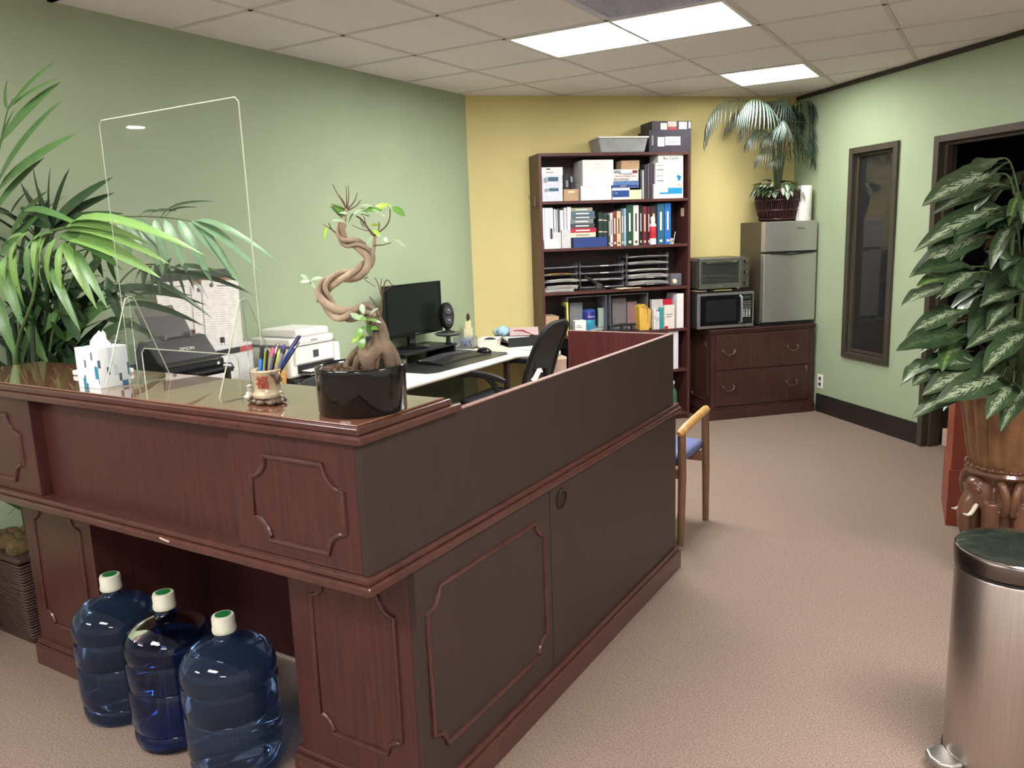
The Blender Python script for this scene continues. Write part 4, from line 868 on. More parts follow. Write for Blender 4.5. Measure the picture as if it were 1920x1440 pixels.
tag(obj('desk_pad', MB().prism([(.10, 1.08), (.66, 1.10), (.70, 1.16), (.715, 1.96), (.66, 2.03), (.10, 2.03)], DZt, DZt + .004), mat('black leather desk pad', (40, 40, 40), .32, var=.05), bevel=.001), 'large black desk pad on the white desk under the keyboard', 'desk pad')
z = DZt + .0045
# monitor riser, monitor
t = thing('monitor_riser', 'black low monitor riser on the desk pad', 'monitor riser', (.22, 1.56, z))
obj('platform', B(-.14, -.29, .062, .14, .30, .076), BLK, t, bevel=.004); obj('side', B(-.13, -.28, 0, .13, -.26, .062), BLK, t); obj('side', B(-.13, .27, 0, .13, .29, .062), BLK, t)
mz = z + .0765
mon_a = math.radians(-3)
t = thing('computer_monitor', 'black widescreen computer monitor switched off, on its oval stand', 'monitor', (.19, 1.575, mz), mon_a)
obj('foot', MB().lathe([(.11, 0), (.115, .004), (.10, .010), (.03, .014)], 32), BLKG, t, smooth=True)
obj('neck', B(-.03, -.035, .01, -.005, .035, .12), BLKG, t, bevel=.006)
h0 = .905 - mz
obj('housing', B(-.006, -.285, h0, .028, .285, h0 + .355), BLK, t, bevel=.008, seg=3)
obj('bezel', MB().box(.028, -.285, h0, .034, .285, h0 + .03).box(.028, -.285, h0 + .342, .034, .285, h0 + .355).box(.028, -.285, h0 + .03, .034, -.272, h0 + .342).box(.028, .272, h0 + .03, .034, .285, h0 + .342), BLKG, t, bevel=.001)
obj('screen', B(.028, -.272, h0 + .03, .0305, .272, h0 + .342), mat('dark screen', (26, 30, 28), .25, var=.02), t)
text('acer', .014, GRYP, t, (.0345, 0, h0 + .015), (PI / 2, 0, PI / 2))
for k in range(3): obj('indicator', B(.034, .225 + k * .012, h0 + .012, .0345, .229 + k * .012, h0 + .016), GRYP, t)
# speakers
def speaker(loc, rz, label, lean=.1):
    t = thing('desk_speaker', label, 'speaker', loc, rz, 'two-driver desktop speakers')
    obj('foot', MB().lathe([(.05, 0), (.048, .006), (.02, .012), (.012, .03)], 24), BLK, t, smooth=True)
    c = obj('cabinet', MB().lathe([(.028, -.035), (.030, -.03), (.030, .03), (.026, .038)], 28, (0, 0, .105), (1, 0, 0), flute=lambda a, z: 1), BLK, t, smooth=True)
    c.data.transform(Matrix.Translation((0, 0, .115)) @ Matrix.Diagonal((1.1, 1.5, 3.1, 1)) @ Matrix.Translation((0, 0, -.105))); c.rotation_euler = (0, -lean, 0)
    for zz in (.082, .152):
        r_ = obj('driver', MB().lathe([(.026, .040), (.028, .047), (.024, .048), (.012, .043), (.004, .046)], 24, (0, 0, zz), (1, 0, 0)), DGRY, c, smooth=True)
        obj('dust_cap', MB().ball((.047, 0, zz), .011, 12, 8, (.5, 1, 1)), GRYP, r_, smooth='all')
    return t
t = thing('speaker_platform', 'round dark disc platform on a short post carrying the right speaker', 'platform', (.325, 1.80, z + .0765))
obj('disc', MB().lathe([(.05, .055), (.085, .062), (.094, .072), (.086, .080), (.0, .082)], 36, cap=False), mat('dark olive grey plastic', (78, 82, 74), .35), t, smooth=True)
obj('post', MB().cyl((0, 0, .005), (0, 0, .058), .018, .014, 16), DGRY, t, smooth=True); obj('foot', MB().lathe([(.03, 0), (.03, .004), (.02, .008)], 24), BLK, t)
speaker((.325, 1.80, z + .159), -.6, 'right two-driver speaker standing on the round disc platform')
speaker((.20, 1.12, z + .001), -.5, 'left two-driver speaker half hidden behind the bonsai')
t = thing('optical_drive', 'flat silver and black external drive beside the left speaker', 'disc drive', (.36, 1.12, z))
obj('case', B(-.07, -.085, 0, .07, .085, .055), BLK, t, bevel=.004); obj('top_plate', B(-.065, -.08, .055, .065, .08, .061), STEEL, t, bevel=.002)
for k, zz in enumerate((.018, .036)): obj('drive_slot', B(.07, -.06, zz, .072, .06, zz + .006), GRYP, t)
# keyboard: curved slab with rows of keys
t = thing('keyboard', 'black ergonomic keyboard with a curved palm rest on the desk pad', 'keyboard', (.47, 1.62, z), .0)
m = MB(); n = 16; vs_ = []; fs_ = []
for i in range(n + 1):
    y = -.25 + .5 * i / n; c_ = .5 - .5 * math.cos(2 * PI * i / n); hh = .016 + .012 * c_; ex_ = .018 * math.cos(2 * PI * i / n)
    for (x, zz) in ((-.105, 0), (-.105, hh * .9), (.02, hh), (.095 + ex_, .008), (.098 + ex_, 0)): vs_.append((x, y, zz))
for i in range(n):
    for j in range(5): a = i * 5 + j; b = i * 5 + (j + 1) % 5; fs_.append((a, b, b + 5, a + 5))
fs_ += [tuple(range(5)), tuple(range(n * 5, n * 5 + 5))[::-1]]
m.add(vs_, fs_); obj('body', m, BLK, t, smooth=True)
KEYM = mat('dark key caps', (78, 78, 80), .4); key = B(-.0075, -.0075, 0, .0075, .0075, .006).mesh('key'); key.materials.append(KEYM)
for r_ in range(6):
    for k in range(22):
        y = -.232 + k * .0215 + (r_ % 2) * .004; c_ = .5 - .5 * math.cos(2 * PI * (y + .25) / .5); hh = .016 + .012 * c_
        if y > .238: continue
        link('key', key, None, t, loc=(-.092 + r_ * .0185, y, hh * .90 + .0035 * min(1, r_ / 3)))
for y, sx in ((-.236, .0), (-.22, .03)): obj('grey_button', B(-.09 + sx, y - .01, .016, -.075 + sx, y + .01, .024), GRYP, t, bevel=.002)
t = thing('computer_mouse', 'glossy black computer mouse at the right of the keyboard', 'mouse', (.52, 1.955, z), .2)
m = MB(); m.ball((0, 0, .004), .001, 20, 12, (56, 33, 34)); me = m.mesh('shell')
for v_ in me.vertices: v_.co.z = max(v_.co.z, 0)
me.materials.append(BLKG); link('shell', me, None, t, smooth='all'); obj('scroll_wheel', MB().cyl((-.032, -.004, .028), (-.032, .004, .028), .007, n=14), DGRY, t)
for i, (x, y, w1, w2, c_, lb) in enumerate(((.56, .98, .11, .02, WHT, 'white cable tie strip lying on the white desk left of the pad'), (.30, 1.17, .06, .035, GRYP, 'small grey gadget beside the keyboard'))):
    tag(obj('small_item', B(-w2, -w1 / 2, 0, w2, w1 / 2, .008), c_, loc=(x, y, DZt + .0005 if i == 0 else z), rz=.3, bevel=.003), lb, 'small item')
# clear organizer with blue clips
t = thing('desk_organizer', 'clear acrylic desk organizer holding blue clips near the corner', 'organizer', (.24, 2.14, DZt), .3)
m = MB(); w = .075; m.box(-w, -w * .8, 0, w, w * .8, .003)
for a in ((-w, -w * .8, -w + .003, w * .8), (w - .003, -w * .8, w, w * .8), (-w + .003, -w * .8, w - .003, -w * .8 + .003), (-w + .003, w * .8 - .003, w - .003, w * .8)): m.box(a[0], a[1], .003, a[2], a[3], .085)
obj('box', m, CLRP, t)
r = random.Random(4)
for k in range(7): obj('clip', MB().tube([(r.uniform(-.05, .05), r.uniform(-.04, .04), .012), (r.uniform(-.05, .05), r.uniform(-.04, .04), .06)], .009, 6), mat('pale blue clip', (126, 140, 190), .4), t)
t = thing('note_holder', 'stack of cream note pads in an upright holder with black and orange clips', 'note holder', (.17, 2.28, DZt), .5)
obj('pad', MB().box(-.03, -.045, .0, .03, .045, .13), mat('cream note pad', (230, 222, 186), .8), t, bevel=.002); obj('pad', B(-.02, -.04, .131, .02, .04, .185), mat('pale yellow note pad', (236, 228, 176), .8), t, bevel=.002)
obj('clip', MB().ball((0, .01, .215), .03, 12, 8, (.4, .6, 1)), BLK, t, smooth='all'); obj('orange_clip', MB().ball((.005, .03, .21), .026, 12, 8, (.4, .5, .9)), mat('orange plastic', (200, 84, 40), .4), t, smooth='all')
obj('wire', MB().tube([(0, -.04 + .02 * math.cos(a), .20 + .02 * math.sin(a)) for a in [k * .5 for k in range(9)]], .0025, 6), BLK, t)
t = thing('white_basket', 'white rectangular plastic basket with a dark pouch inside', 'basket', (.40, 2.22, DZt), .35)
m = MB(); a, b, q = .06, .085, .07
m.add([(-a, -b, 0), (a, -b, 0), (a, b, 0), (-a, b, 0), (-a - .012, -b - .012, q), (a + .012, -b - .012, q), (a + .012, b + .012, q), (-a - .012, b + .012, q), (-a - .006, -b - .006, q), (a + .006, -b - .006, q), (a + .006, b + .006, q), (-a - .006, b + .006, q), (-a + .004, -b + .004, .006), (a - .004, -b + .004, .006), (a - .004, b - .004, .006), (-a + .004, b - .004, .006)],
      [(3, 2, 1, 0)] + [(i, (i + 1) % 4, 4 + (i + 1) % 4, 4 + i) for i in range(4)] + [(4 + i, 4 + (i + 1) % 4, 8 + (i + 1) % 4, 8 + i) for i in range(4)] + [(8 + i, 8 + (i + 1) % 4, 12 + (i + 1) % 4, 12 + i) for i in range(4)] + [(12, 13, 14, 15)])
obj('tub', m, WHT, t); obj('pouch', MB().ball((0, 0, .055), .05, 14, 8, (.9, 1.2, .4)), BLK, t, smooth='all')
t = thing('black_letter_tray', 'black desktop letter tray with heaped white papers near the bookcase', 'letter tray', (.50, 2.44, DZt), -A45 + .1)
obj('tray', MB().box(-.16, -.12, .03, .16, .12, .036).box(-.16, -.12, .036, -.154, .12, .07).box(.154, -.12, .036, .16, .12, .07).box(-.154, .114, .036, .154, .12, .07), BLK, t); obj('tray', MB().box(-.16, -.12, .0, .16, .12, .005).box(-.16, -.12, .005, -.152, .12, .03).box(.152, -.12, .005, .16, .12, .03), BLK, t)
o = sheet_stack('paper_stack', 'heap of white papers in the black desktop tray', 'papers', 0, 0, 0, .28, .21, 7, WHTP, None, 31, .01); o.location = (.50, 2.44, DZt + .0365); o.rotation_euler = (0, 0, -A45 + .15)
t = thing('magazine', 'open pink magazine with a dark red ribbon propped on the papers', 'magazine', (.535, 2.50, DZt + .058), -A45); t.rotation_euler = (-.9, 0, -A45 + 1.35)
obj('cover', B(-.11, -.006, 0, .11, 0, .085), mat('pinkish grey cover', (184, 160, 160), .5), t); obj('back_cover', B(-.125, .001, -.004, .12, .006, .092), DGRY, t)
obj('ribbon', MB().tube([(-.08, -.008, .05), (-.01, -.008, .045), (.03, -.008, .02), (.05, -.008, .01)], [.004, .010, .006, .004], 6, flat=.5), mat('dark red ribbon', (132, 50, 64), .5), t)
t = thing('blue_mask', 'crumpled light blue face mask on the papers', 'face mask', (.40, 2.40, DZt + .066))
m = MB(); m.ball((0, 0, .034), .05, 18, 12, (1, 1, .72)); me = m.mesh('pleats')
for v_ in me.vertices: v_.co += Vector((1, 1, 1)) * (.006 * math.sin(v_.co.x * 260 + v_.co.z * 90))
me.materials.append(mat('light blue mask fabric', (156, 190, 212), .8, var=.05)); link('pleats', me, None, t, smooth='all')
obj('inner_ply', MB().ball((-.045, -.01, .028), .036, 14, 8, (.9, .9, .8)), mat('grey white mask ply', (176, 190, 180), .8), t, smooth='all')
for i, (x, y, rz, c_, lb) in enumerate(((.62, 2.12, .3, WHTP, 'white sheet lying at the desk bend nearest the office chair'), (.50, 2.14, .1, mat('pale yellow paper', (232, 230, 186), .8), 'pale yellow sheet lying right of the mouse'), (.76, 2.28, .75, WHTP, 'white sheet lying at the far desk end by the bookcase'))):
    o = sheet_stack('loose_sheet', lb, 'paper', 0, 0, 0, .21, .15, 1, c_, None, 40 + i, .001); o.location = (x, y, DZt + .0006 + .0018 * i); o.rotation_euler = (0, 0, rz)
# printer on its stand
t = thing('printer_stand', 'low black stand lifting the white printer off the desk', 'stand', (.26, .43, DZt)); obj('shelf', B(-.17, -.19, .08, .17, .19, .095), BLK, t, bevel=.003)
for y in (-.18, .16): obj('leg', B(-.16, y, 0, .16, y + .02, .08), BLK, t)
PZ = DZt + .0955
t = thing('printer', 'white all-in-one ink tank printer with a grey front label and open paper tray', 'printer', (.24, .43, PZ))
PW = mat('printer white', (236, 236, 232), .35, var=.01)
obj('body', B(-.16, -.19, .0, .16, .15, .17), PW, t, bevel=.02, seg=4)
obj('tank', B(-.12, .15, .0, .165, .20, .16), PW, t, bevel=.01, seg=3)
obj('front', B(.155, -.15, .075, .172, .14, .18), PW, t, bevel=.006, seg=3)
obj('scanner_lid', MB().prism([(-.15, -.185), (.165, -.185), (.165, .155), (-.15, .155)], .178, .215), PW, t, bevel=.01, seg=3)
obj('lid_hump', B(-.13, -.12, .215, .15, .14, .258), PW, t, bevel=.016, seg=3)
obj('lid_gap', B(-.15, -.187, .171, .1735, .157, .1775), GRYP, t)
obj('screen', B(.172, -.02, .10, .1735, .02, .14), mat('slate label', (70, 78, 82), .3), t)
text('EPSON', .016, GRYP, t, (.1665, -.0, .195), (PI / 2, 0, PI / 2))
obj('paper_slot', B(.150, -.13, .025, .168, .14, .068), BLK, t)
obj('output_paper', B(.11, -.11, .035, .23, .10, .040), WHTP, t); obj('tray', B(.12, -.12, .02, .245, .11, .026), GRYP, t)
for k in range(4): obj('ink_window', B(.165, .155 + k * .011, .03, .1662, .161 + k * .011, .05), mat('ink window', (60, 62, 70), .3), t)
# stand + scanner
t = thing('scanner_stand', 'plain black stand behind the counter under the document scanner', 'stand', (.36, -.50, 0)); obj('top', B(-.29, -.2, .99, .27, .19, 1.01), BLK, t, bevel=.002)
for x in (-.28, .24):
    for y in (-.19, .16): obj('leg', B(x, y, 0, x + .02, y + .02, .99), BLK, t)
SCM = mat('scanner charcoal', (46, 46, 50), .4, var=.05)
t = thing('document_scanner', 'black sheet-fed document scanner with its input flap raised', 'scanner', (.58, -.50, 1.0105), .0)
m = MB(); m.X = Matrix.Translation((0, .155, 0)) @ Matrix.Rotation(PI / 2, 4, 'X'); m.prism([(-.15, .0), (.02, 0), (.035, .02), (.035, .045), (.0, .06), (-.075, .150), (-.12, .155), (-.16, .10)], 0, .31)
obj('body', m, SCM, t, bevel=.006, seg=3)
obj('silver_line', MB().tube([(.036, -.145, .047), (.036, .145, .047)], .003, 6), CHROME, t)
fl_ = obj('input_flap', B(-.003, -.11, 0, .003, .11, .12), DGRY, t, loc=(-.105, 0, .145), rot=(0, -.55, 0), bevel=.002); obj('flap_extension', B(-.006, -.105, .11, -.002, .085, .17), mat('grey flap tip', (92, 88, 84), .5), fl_)
ang = math.atan2(.09, .075)
text('EPSON', .024, WHT, t, (-.0335, .02, .1032), (math.radians(50), 0, PI / 2))
for k in range(5): obj('button', MB().cyl((-.045 - .012 * (k % 2), .115 + .01 * (k % 3), .112 + .0135 * (k % 2)), (-.044 - .012 * (k % 2), .115 + .01 * (k % 3), .1165 + .0135 * (k % 2)), .003, n=8), GRYP, t)
obj('feed_guide', B(-.11, -.06, .15, -.07, -.05, .17), GRYP, t, bevel=.002); obj('feed_guide', B(-.11, .07, .15, -.07, .08, .17), GRYP, t, bevel=.002)
obj('badge', B(.035, .115, .02, .0362, .128, .033), WHT, t)
obj('output_tray', B(.02, -.05, -.0, .09, .16, .008), BLK, t, bevel=.002); obj('tray_wire', MB().tube([(.03, .155, .02), (.075, .158, .022), (.09, .16, .0)], .003, 6), BLK, t)
# notice board with papers leaning on the wall
nb = thing('notice_board', 'kraft board with a dark top bar leaning on the green wall, papers pinned all over', 'notice board', (.16, -.085, DZt), 0)
lean = -.06
obj('board', B(-.006, -.225, 0, 0, .215, .66), mat('greyed kraft board', (166, 130, 104), .85), nb, rot=(0, lean, 0)); obj('top_bar', B(-.008, -.235, .655, .006, .235, .70), mat('dark grey bar', (62, 66, 62), .5), nb, rot=(0, lean, 0))
PRT = bpy.data.materials.new('printed page'); PRT.use_nodes = True; nt = PRT.node_tree; N = nt.nodes.new; L = nt.links.new
tc = N('ShaderNodeTexCoord'); wv = N('ShaderNodeTexWave'); wv.bands_direction = 'Z'; wv.inputs['Scale'].default_value = 26; wv.inputs['Distortion'].default_value = 0; L(tc.outputs['Object'], wv.inputs['Vector'])
nz = N('ShaderNodeTexNoise'); nz.inputs['Scale'].default_value = 30; L(tc.outputs['Object'], nz.inputs['Vector']); ml = N('ShaderNodeMath'); ml.operation = 'MULTIPLY'; L(wv.outputs['Fac'], ml.inputs[0]); L(nz.outputs['Fac'], ml.inputs[1])
rp = N('ShaderNodeValToRGB'); rp.color_ramp.elements[0].position = .3; rp.color_ramp.elements[0].color = S(240, 236, 232); rp.color_ramp.elements[1].position = .55; rp.color_ramp.elements[1].color = S(204, 198, 196); L(ml.outputs[0], rp.inputs[0]); L(rp.outputs[0], nt.nodes['Principled BSDF'].inputs['Base Color']); nt.nodes['Principled BSDF'].inputs['Roughness'].default_value = .8
for i, (y0, z0, w_, h_, rot, off, lb) in enumerate(((-.225, .40, .21, .25, .03, .006, 'printed sheet pinned at the left of the notice board'), (-.06, .17, .17, .46, -.06, .012, 'long printed sheet in the middle of the notice board'), (.0, .25, .23, .40, -.07, .018, 'printed sheet with columns at the right of the notice board'), (.01, .10, .25, .19, -.12, .009, 'pinkish printed sheet at the lower right of the notice board'))):
    o = thing('pinned_sheet', lb, 'paper', (.162 + off - .06 * z0, -.085 + y0, DZt + z0), 0, 'papers on the notice board'); o.rotation_euler = (rot, lean, 0)
    obj('page', B(0, 0, 0, .0012, w_, h_), PRT, o)
    obj('circle_mark', MB().lathe([(.012, 0), (.012, .0006), (.0095, .0006), (.0095, 0)], 20, (.0013, w_ * .25, h_ - .025), (1, 0, 0)), GRYP, o); obj('heading', B(.0013, w_ * .4, h_ - .03, .0017, w_ * .8, h_ - .024), GRYP, o)
t = thing('binder_clip', 'black binder clip hanging on the edge of a pinned sheet', 'clip', (.205, -.02, DZt + .325)); obj('body', B(0, -.012, 0, .012, .012, .03), BLK, t, bevel=.003); obj('loop', MB().tube([(.008, -.008, .0), (.01, -.012, -.03), (.01, .012, -.03), (.008, .008, 0)], .0018, 6), CHROME, t)
t = thing('striped_folder_box', 'white box with a red and black stripe standing in front of the notice board', 'box', (.27, -.02, DZt), .1)
obj('carton', B(-.04, -.17, 0, .0, .15, .315), mat('white box card', (222, 222, 228), .5), t, bevel=.002)
for y0, y1, mm in ((-.17, -.1, REDP), (-.1, .06, BLK), (.06, .15, mat('pinkish red print', (190, 80, 90), .5))): obj('stripe', B(0, y0 + .0005, .27, .001, y1 - .0005, .30), mm, t)
t = thing('snack_jar', 'clear jar with a lime green lid and orange contents behind the acrylic guard', 'jar', (.40, .13, DZt))
obj('jar', MB().lathe([(.055, 0), (.06, .01), (.06, .15), (.05, .17)], 28), mat('orange brown snacks', (214, 158, 78), .5, var=.25, scale=30), t, smooth=True); obj('lid', MB().lathe([(.055, .17), (.06, .18), (.062, .24), (.04, .27), (.01, .275)], 28), mat('lime green lid', (190, 200, 70), .4), t, smooth=True)
# ------------------------------------------------------------------ chairs
def star_base(t, r=.3):
    obj('gas_column', MB().lathe([(.028, .07), (.028, .25), (.018, .26), (.018, .42)], 16), BLK, t, smooth=True)
    for k in range(5):
        a = 2 * PI * k / 5 + .3; cx, cy = r * math.cos(a), r * math.sin(a)
        l_ = obj('base_leg', MB().tube([(0, 0, .10), (cx * .5, cy * .5, .085), (cx, cy, .07)], [.026, .022, .016], 8), BLK, t, smooth=True)
        obj('caster', MB().cyl((cx - .02 * math.sin(a), cy + .02 * math.cos(a), .028), (cx + .02 * math.sin(a), cy - .02 * math.cos(a), .028), .027, n=16), BLK, l_, smooth=True)
MESHM = mat('dark mesh fabric', (70, 68, 66), .7, var=.08, scale=200, bump=.3, bscale=500)
oc = thing('office_chair', 'black office chair with a tall mesh back and arms, facing the monitor', 'office chair', (.83, 1.74, 0), .04)   # local -x is forward
star_base(oc)
obj('seat', MB().prism([(-.25, -.2), (-.2, -.25), (.2, -.23), (.24, -.18), (.24, .18), (.2, .23), (-.2, .25), (-.25, .2)], .43, .50), mat('black seat fabric', (34, 34, 38), .8), oc, bevel=.02, seg=3)
obj('seat_plate', B(-.12, -.12, .40, .16, .12, .43), BLK, oc)
def backpt(s, y): return (.225 + .17 * s ** 1.2 - .05 * (1 - (2 * s - 1) ** 2) * .4 + .25 * y * y, y, .56 + .44 * s)
loop = []
for k in range(40):
    a = 2 * PI * k / 40; ca, sa = math.cos(a), math.sin(a)
    yy = .205 * (abs(ca) ** .5) * (1 if ca > 0 else -1); ss = .5 + .5 * (abs(sa) ** .5) * (1 if sa > 0 else -1)
    loop.append(backpt(ss, yy * (1 - .08 * ss)))
bf = obj('back_frame', MB().tube(loop, .017, 8, closed=True), BLK, oc, smooth=True)
m = MB(); vs_ = []; fs_ = []
for i in range(9):
    for j in range(9):
        ss = i / 8; yy = -.2 + .4 * j / 8; k_ = (1 - abs(2 * ss - 1) ** 4) ** .25 if 0 < ss < 1 else .55
        vs_.append(backpt(.02 + .96 * ss, yy * max(.6, k_) * (1 - .08 * ss)))
vs_ += [(x + .004, y, z_) for x, y, z_ in vs_]
for i in range(8):
    for j in range(8): a = i * 9 + j; fs_ += [(a, a + 1, a + 10, a + 9), (a + 81, a + 90, a + 91, a + 82)]
m.add(vs_, fs_); obj('mesh_back', m, MESHM, oc, smooth='all')
obj('lumbar_pad', B(-.012, -.10, -.07, .012, .10, .07), DGRY, oc, loc=(.27, 0, .76), rot=(0, .1, 0), bevel=.01)
obj('spine', MB().tube([(.1, 0, .41), (.24, 0, .42), (.30, 0, .5), (.30, 0, .7)], [.025, .025, .022, .018], 8, flat=1.4), BLK, oc, smooth=True)
for s_ in (-1, 1):
    ar = obj('armrest', MB().tube(smooth_path([(-.20, s_ * .285, .672), (-.10, s_ * .29, .690), (.06, s_ * .30, .680), (.16, s_ * .29, .655)], 4), [.018, .03, .034, .034, .034, .034, .034, .034, .034, .033, .03, .026, .018][:13], 10, flat=.5), DGRY, oc, smooth=True)
    obj('arm_bracket', MB().tube(smooth_path([(.03, s_ * .295, .67), (.10, s_ * .30, .60), (.10, s_ * .28, .47), (.04, s_ * .2, .43)], 4), .018, 8), BLK, oc, smooth=True)
t = thing('task_chair', 'low-backed ribbed grey chair just behind the counter beside the bonsai', 'office chair', (1.06, -.37, 0), -.1)
star_base(t)
obj('seat', MB().lathe([(.20, .43), (.235, .45), (.235, .48), (.2, .50)], 28), mat('black seat fabric', (34, 34, 38), .8), t, smooth=True)
m = MB(); vs_ = []; fs_ = []
for i in range(17):
    a = -1.0 + 2.0 * i / 16
    for j in range(9):
        s_ = j / 8; hh = .62 + (.415 * (1 - .5 * abs(a) ** 4.5)) * s_; rr = .235 + .004 * math.sin(s_ * 60)
        for q in (0,): vs_.append((.03 + rr * math.cos(a * .95), rr * math.sin(a * .95), hh))
n_ = len(vs_); vs_ += [(.03 + (x - .03) * 1.10, y * 1.10, z_) for x, y, z_ in vs_]
for i in range(16):
    for j in range(8): a = i * 9 + j; fs_ += [(a, a + 9, a + 10, a + 1), (a + n_, a + 1 + n_, a + 10 + n_, a + 9 + n_)]
for i in range(16): fs_ += [(i * 9 + 8, i * 9 + 17, i * 9 + 17 + n_, i * 9 + 8 + n_), (i * 9, i * 9 + n_, i * 9 + 9 + n_, i * 9 + 9)]
for j in range(8): fs_ += [(j, j + 1, j + 1 + n_, j + n_), (144 + j, 144 + j + n_, 145 + j + n_, 145 + j)]
m.add(vs_, fs_); obj('backrest', m, mat('ribbed dark grey back', (66, 68, 70), .6, var=.12, scale=90), t, smooth=True); obj('back_post', MB().tube([(.1, 0, .42), (.26, 0, .44), (.272, 0, .7)], .018, 8), BLK, t, smooth=True)
# wooden arm chair with blue seat at the end of the desk
OAK = woodmat('honey oak', (190, 150, 88), (150, 110, 66), .35, coat=.3, crough=.15, stretch=(8, 8, 1)); OAKD = woodmat('darker brown oak', (126, 92, 66), (98, 70, 52), .4, stretch=(8, 8, 1))  # second oak is a darker brown, for legs, rails and stiles
BLUF = mat('slate blue upholstery', (96, 104, 142), .9, var=.08, scale=140, bump=.3, bscale=300)
t = thing('wooden_armchair', 'wooden armchair with a slate blue padded seat beyond the end of the desk', 'chair', (2.085, 1.11, 0), 0)
for sx in (-.255, .255):
    obj('leg', MB().tube([(sx, .20, 0), (sx, .195, .3), (sx, .175, .605)], [.017, .020, .020], 10), OAKD, t, smooth=True)
    obj('leg', MB().tube([(sx, -.20, 0), (sx, -.18, .35), (sx, -.19, .575)], [.017, .021, .020], 10), OAKD, t, smooth=True)
    obj('armrest', MB().tube(smooth_path([(sx, -.225, .578), (sx, -.1, .596), (sx, .08, .612), (sx, .215, .622)], 4), [.016] + [.022] * 11 + [.017], 10, flat=.6), OAK, t, smooth=True)
for sx in (-.18, .18): obj('back_stile', MB().tube([(sx, -.17, .36), (sx, -.20, .60), (sx, -.235, .80)], .014, 8), OAKD, t, smooth=True)
obj('side_rail', B(-.245, -.02, .345, -.235, .02, .39), OAKD, t)
obj('front_rail', B(-.245, .165, .34, .245, .19, .39), OAKD, t, bevel=.003); obj('rear_rail', B(-.245, -.19, .34, .245, -.165, .39), OAKD, t, bevel=.003)
obj('seat', B(-.235, -.165, .39, .235, .215, .455), BLUF, t, bevel=.028, seg=4)
obj('backrest', B(-.195, -.24, .56, .195, -.20, .79), BLUF, t, bevel=.02, seg=3)
# label flag stuck on the panel edge
tag(obj('paper_tag', MB().tube([(2.392, -.615, 1.109), (2.39, -.60, 1.112), (2.39, -.585, 1.122), (2.392, -.572, 1.136), (2.394, -.556, 1.134)], .008, 4, flat=.12), mat('curled white tape', (222, 200, 196), .6)), 'curled strip of white tape sticking up from the long panel edge', 'tape')
# ================================================================== BONSAI
BCx, BCy = 2.298, -1.292
D0 = (Vector((BCx, BCy, TZ + .15)) - CAM).dot(AF)
bt = thing('bonsai', 'twisted ficus bonsai with sparse leaves in a glossy black round pot', 'bonsai', (BCx, BCy, TZ))
BL = -Vector((BCx, BCy, TZ))
potm = mat('glossy black glazed pot', (12, 15, 14), .1, var=.03, coat=.2)
obj('pot', MB().lathe([(.0, .002), (.102, 0), (.1075, .004), (.109, .105), (.110, .112), (.107, .115), (.103, .110), (.101, .098), (.0, .096)], 64, cap=False, flute=lambda a, z: 1 + .006 * math.sin(26 * a)), potm, bt, smooth='all')
obj('liner_rim', MB().lathe([(.098, .098), (.0985, .108), (.096, .109), (.095, .098)], 48, cap=False), mat('inner pot rim', (128, 132, 120), .4), bt, smooth=True)
r = random.Random(3); m = MB()
SOIL = mat('bark chips', (120, 92, 72), .9, scale=60, c2=(58, 44, 36))
m.lathe([(.0, .1), (.094, .099)], 32, cap=False)
for k in range(520):
    a = r.random() * 2 * PI; q = .092 * math.sqrt(r.random()); s_ = r.uniform(.002, .0055)
    m.X = Matrix.Translation((q * math.cos(a), q * math.sin(a), .101 + r.random() * .005)) @ Matrix.Rotation(r.random() * 3, 4, Vector((r.random(), r.random(), r.random())).normalized())
    m.box(-s_, -s_ * .6, -s_ * .35, s_, s_ * .6, s_ * .35)
o = obj('soil', m, SOIL, bt); o['kind'] = 'stuff'
TRK = mat('pale twisted bark', (184, 166, 140), .8, scale=14, c2=(108, 92, 76), bump=.5, bscale=60, stretch=(1, 1, .5)); TRD = mat('brown lower bark', (116, 98, 78), .85, scale=16, c2=(66, 53, 43), bump=.6, bscale=50)
TWG = mat('thin dark twig', (92, 74, 52), .8)
def bp(px, py, dd=0): return atD(px, py, D0 + dd) + BL
# lower trunk: swollen base with root knees
trunk = [(715, 716, 0), (716, 690, 0), (716, 655, .0), (714, 625, .004), (708, 605, .006), (700, 592, .006)]
m = MB(); P = smooth_path([bp(*q) for q in trunk], 5); m.tube(P, lerp_list([.027, .026, .022, .019, .016, .012], len(P)), 16)
for k, (q, rr) in enumerate((([(702, 640, -.01), (686, 662, -.03), (672, 676, -.035), (664, 704, -.03)], .012), ([(716, 645, -.02), (700, 662, -.045), (690, 676, -.055), (696, 706, -.05)], .015), ([(726, 640, -.0), (738, 662, -.02), (746, 684, -.02), (743, 704, -.01)], .010), ([(708, 640, .01), (676, 655, .03), (656, 676, .035), (646, 704, .03)], .011),
                             ([(690, 655, -.03), (678, 660, -.05), (684, 684, -.06), (690, 706, -.05)], .009), ([(732, 695, -.03), (724, 655, -.03), (712, 615, -.012)], .013), ([(702, 700, -.03), (706, 660, -.03), (704, 618, -.01)], .011))):
    P = smooth_path([bp(*a) for a in q], 5); m.tube(P, lerp_list([rr * .8, rr * 1.1, rr, rr * .6], len(P)), 10)
o = obj('trunk_base', m, TRD, bt, smooth='all')
rm = o.modifiers.new('fuse', 'REMESH'); rm.mode = 'VOXEL'; rm.voxel_size = .0024; rm.use_smooth_shade = True
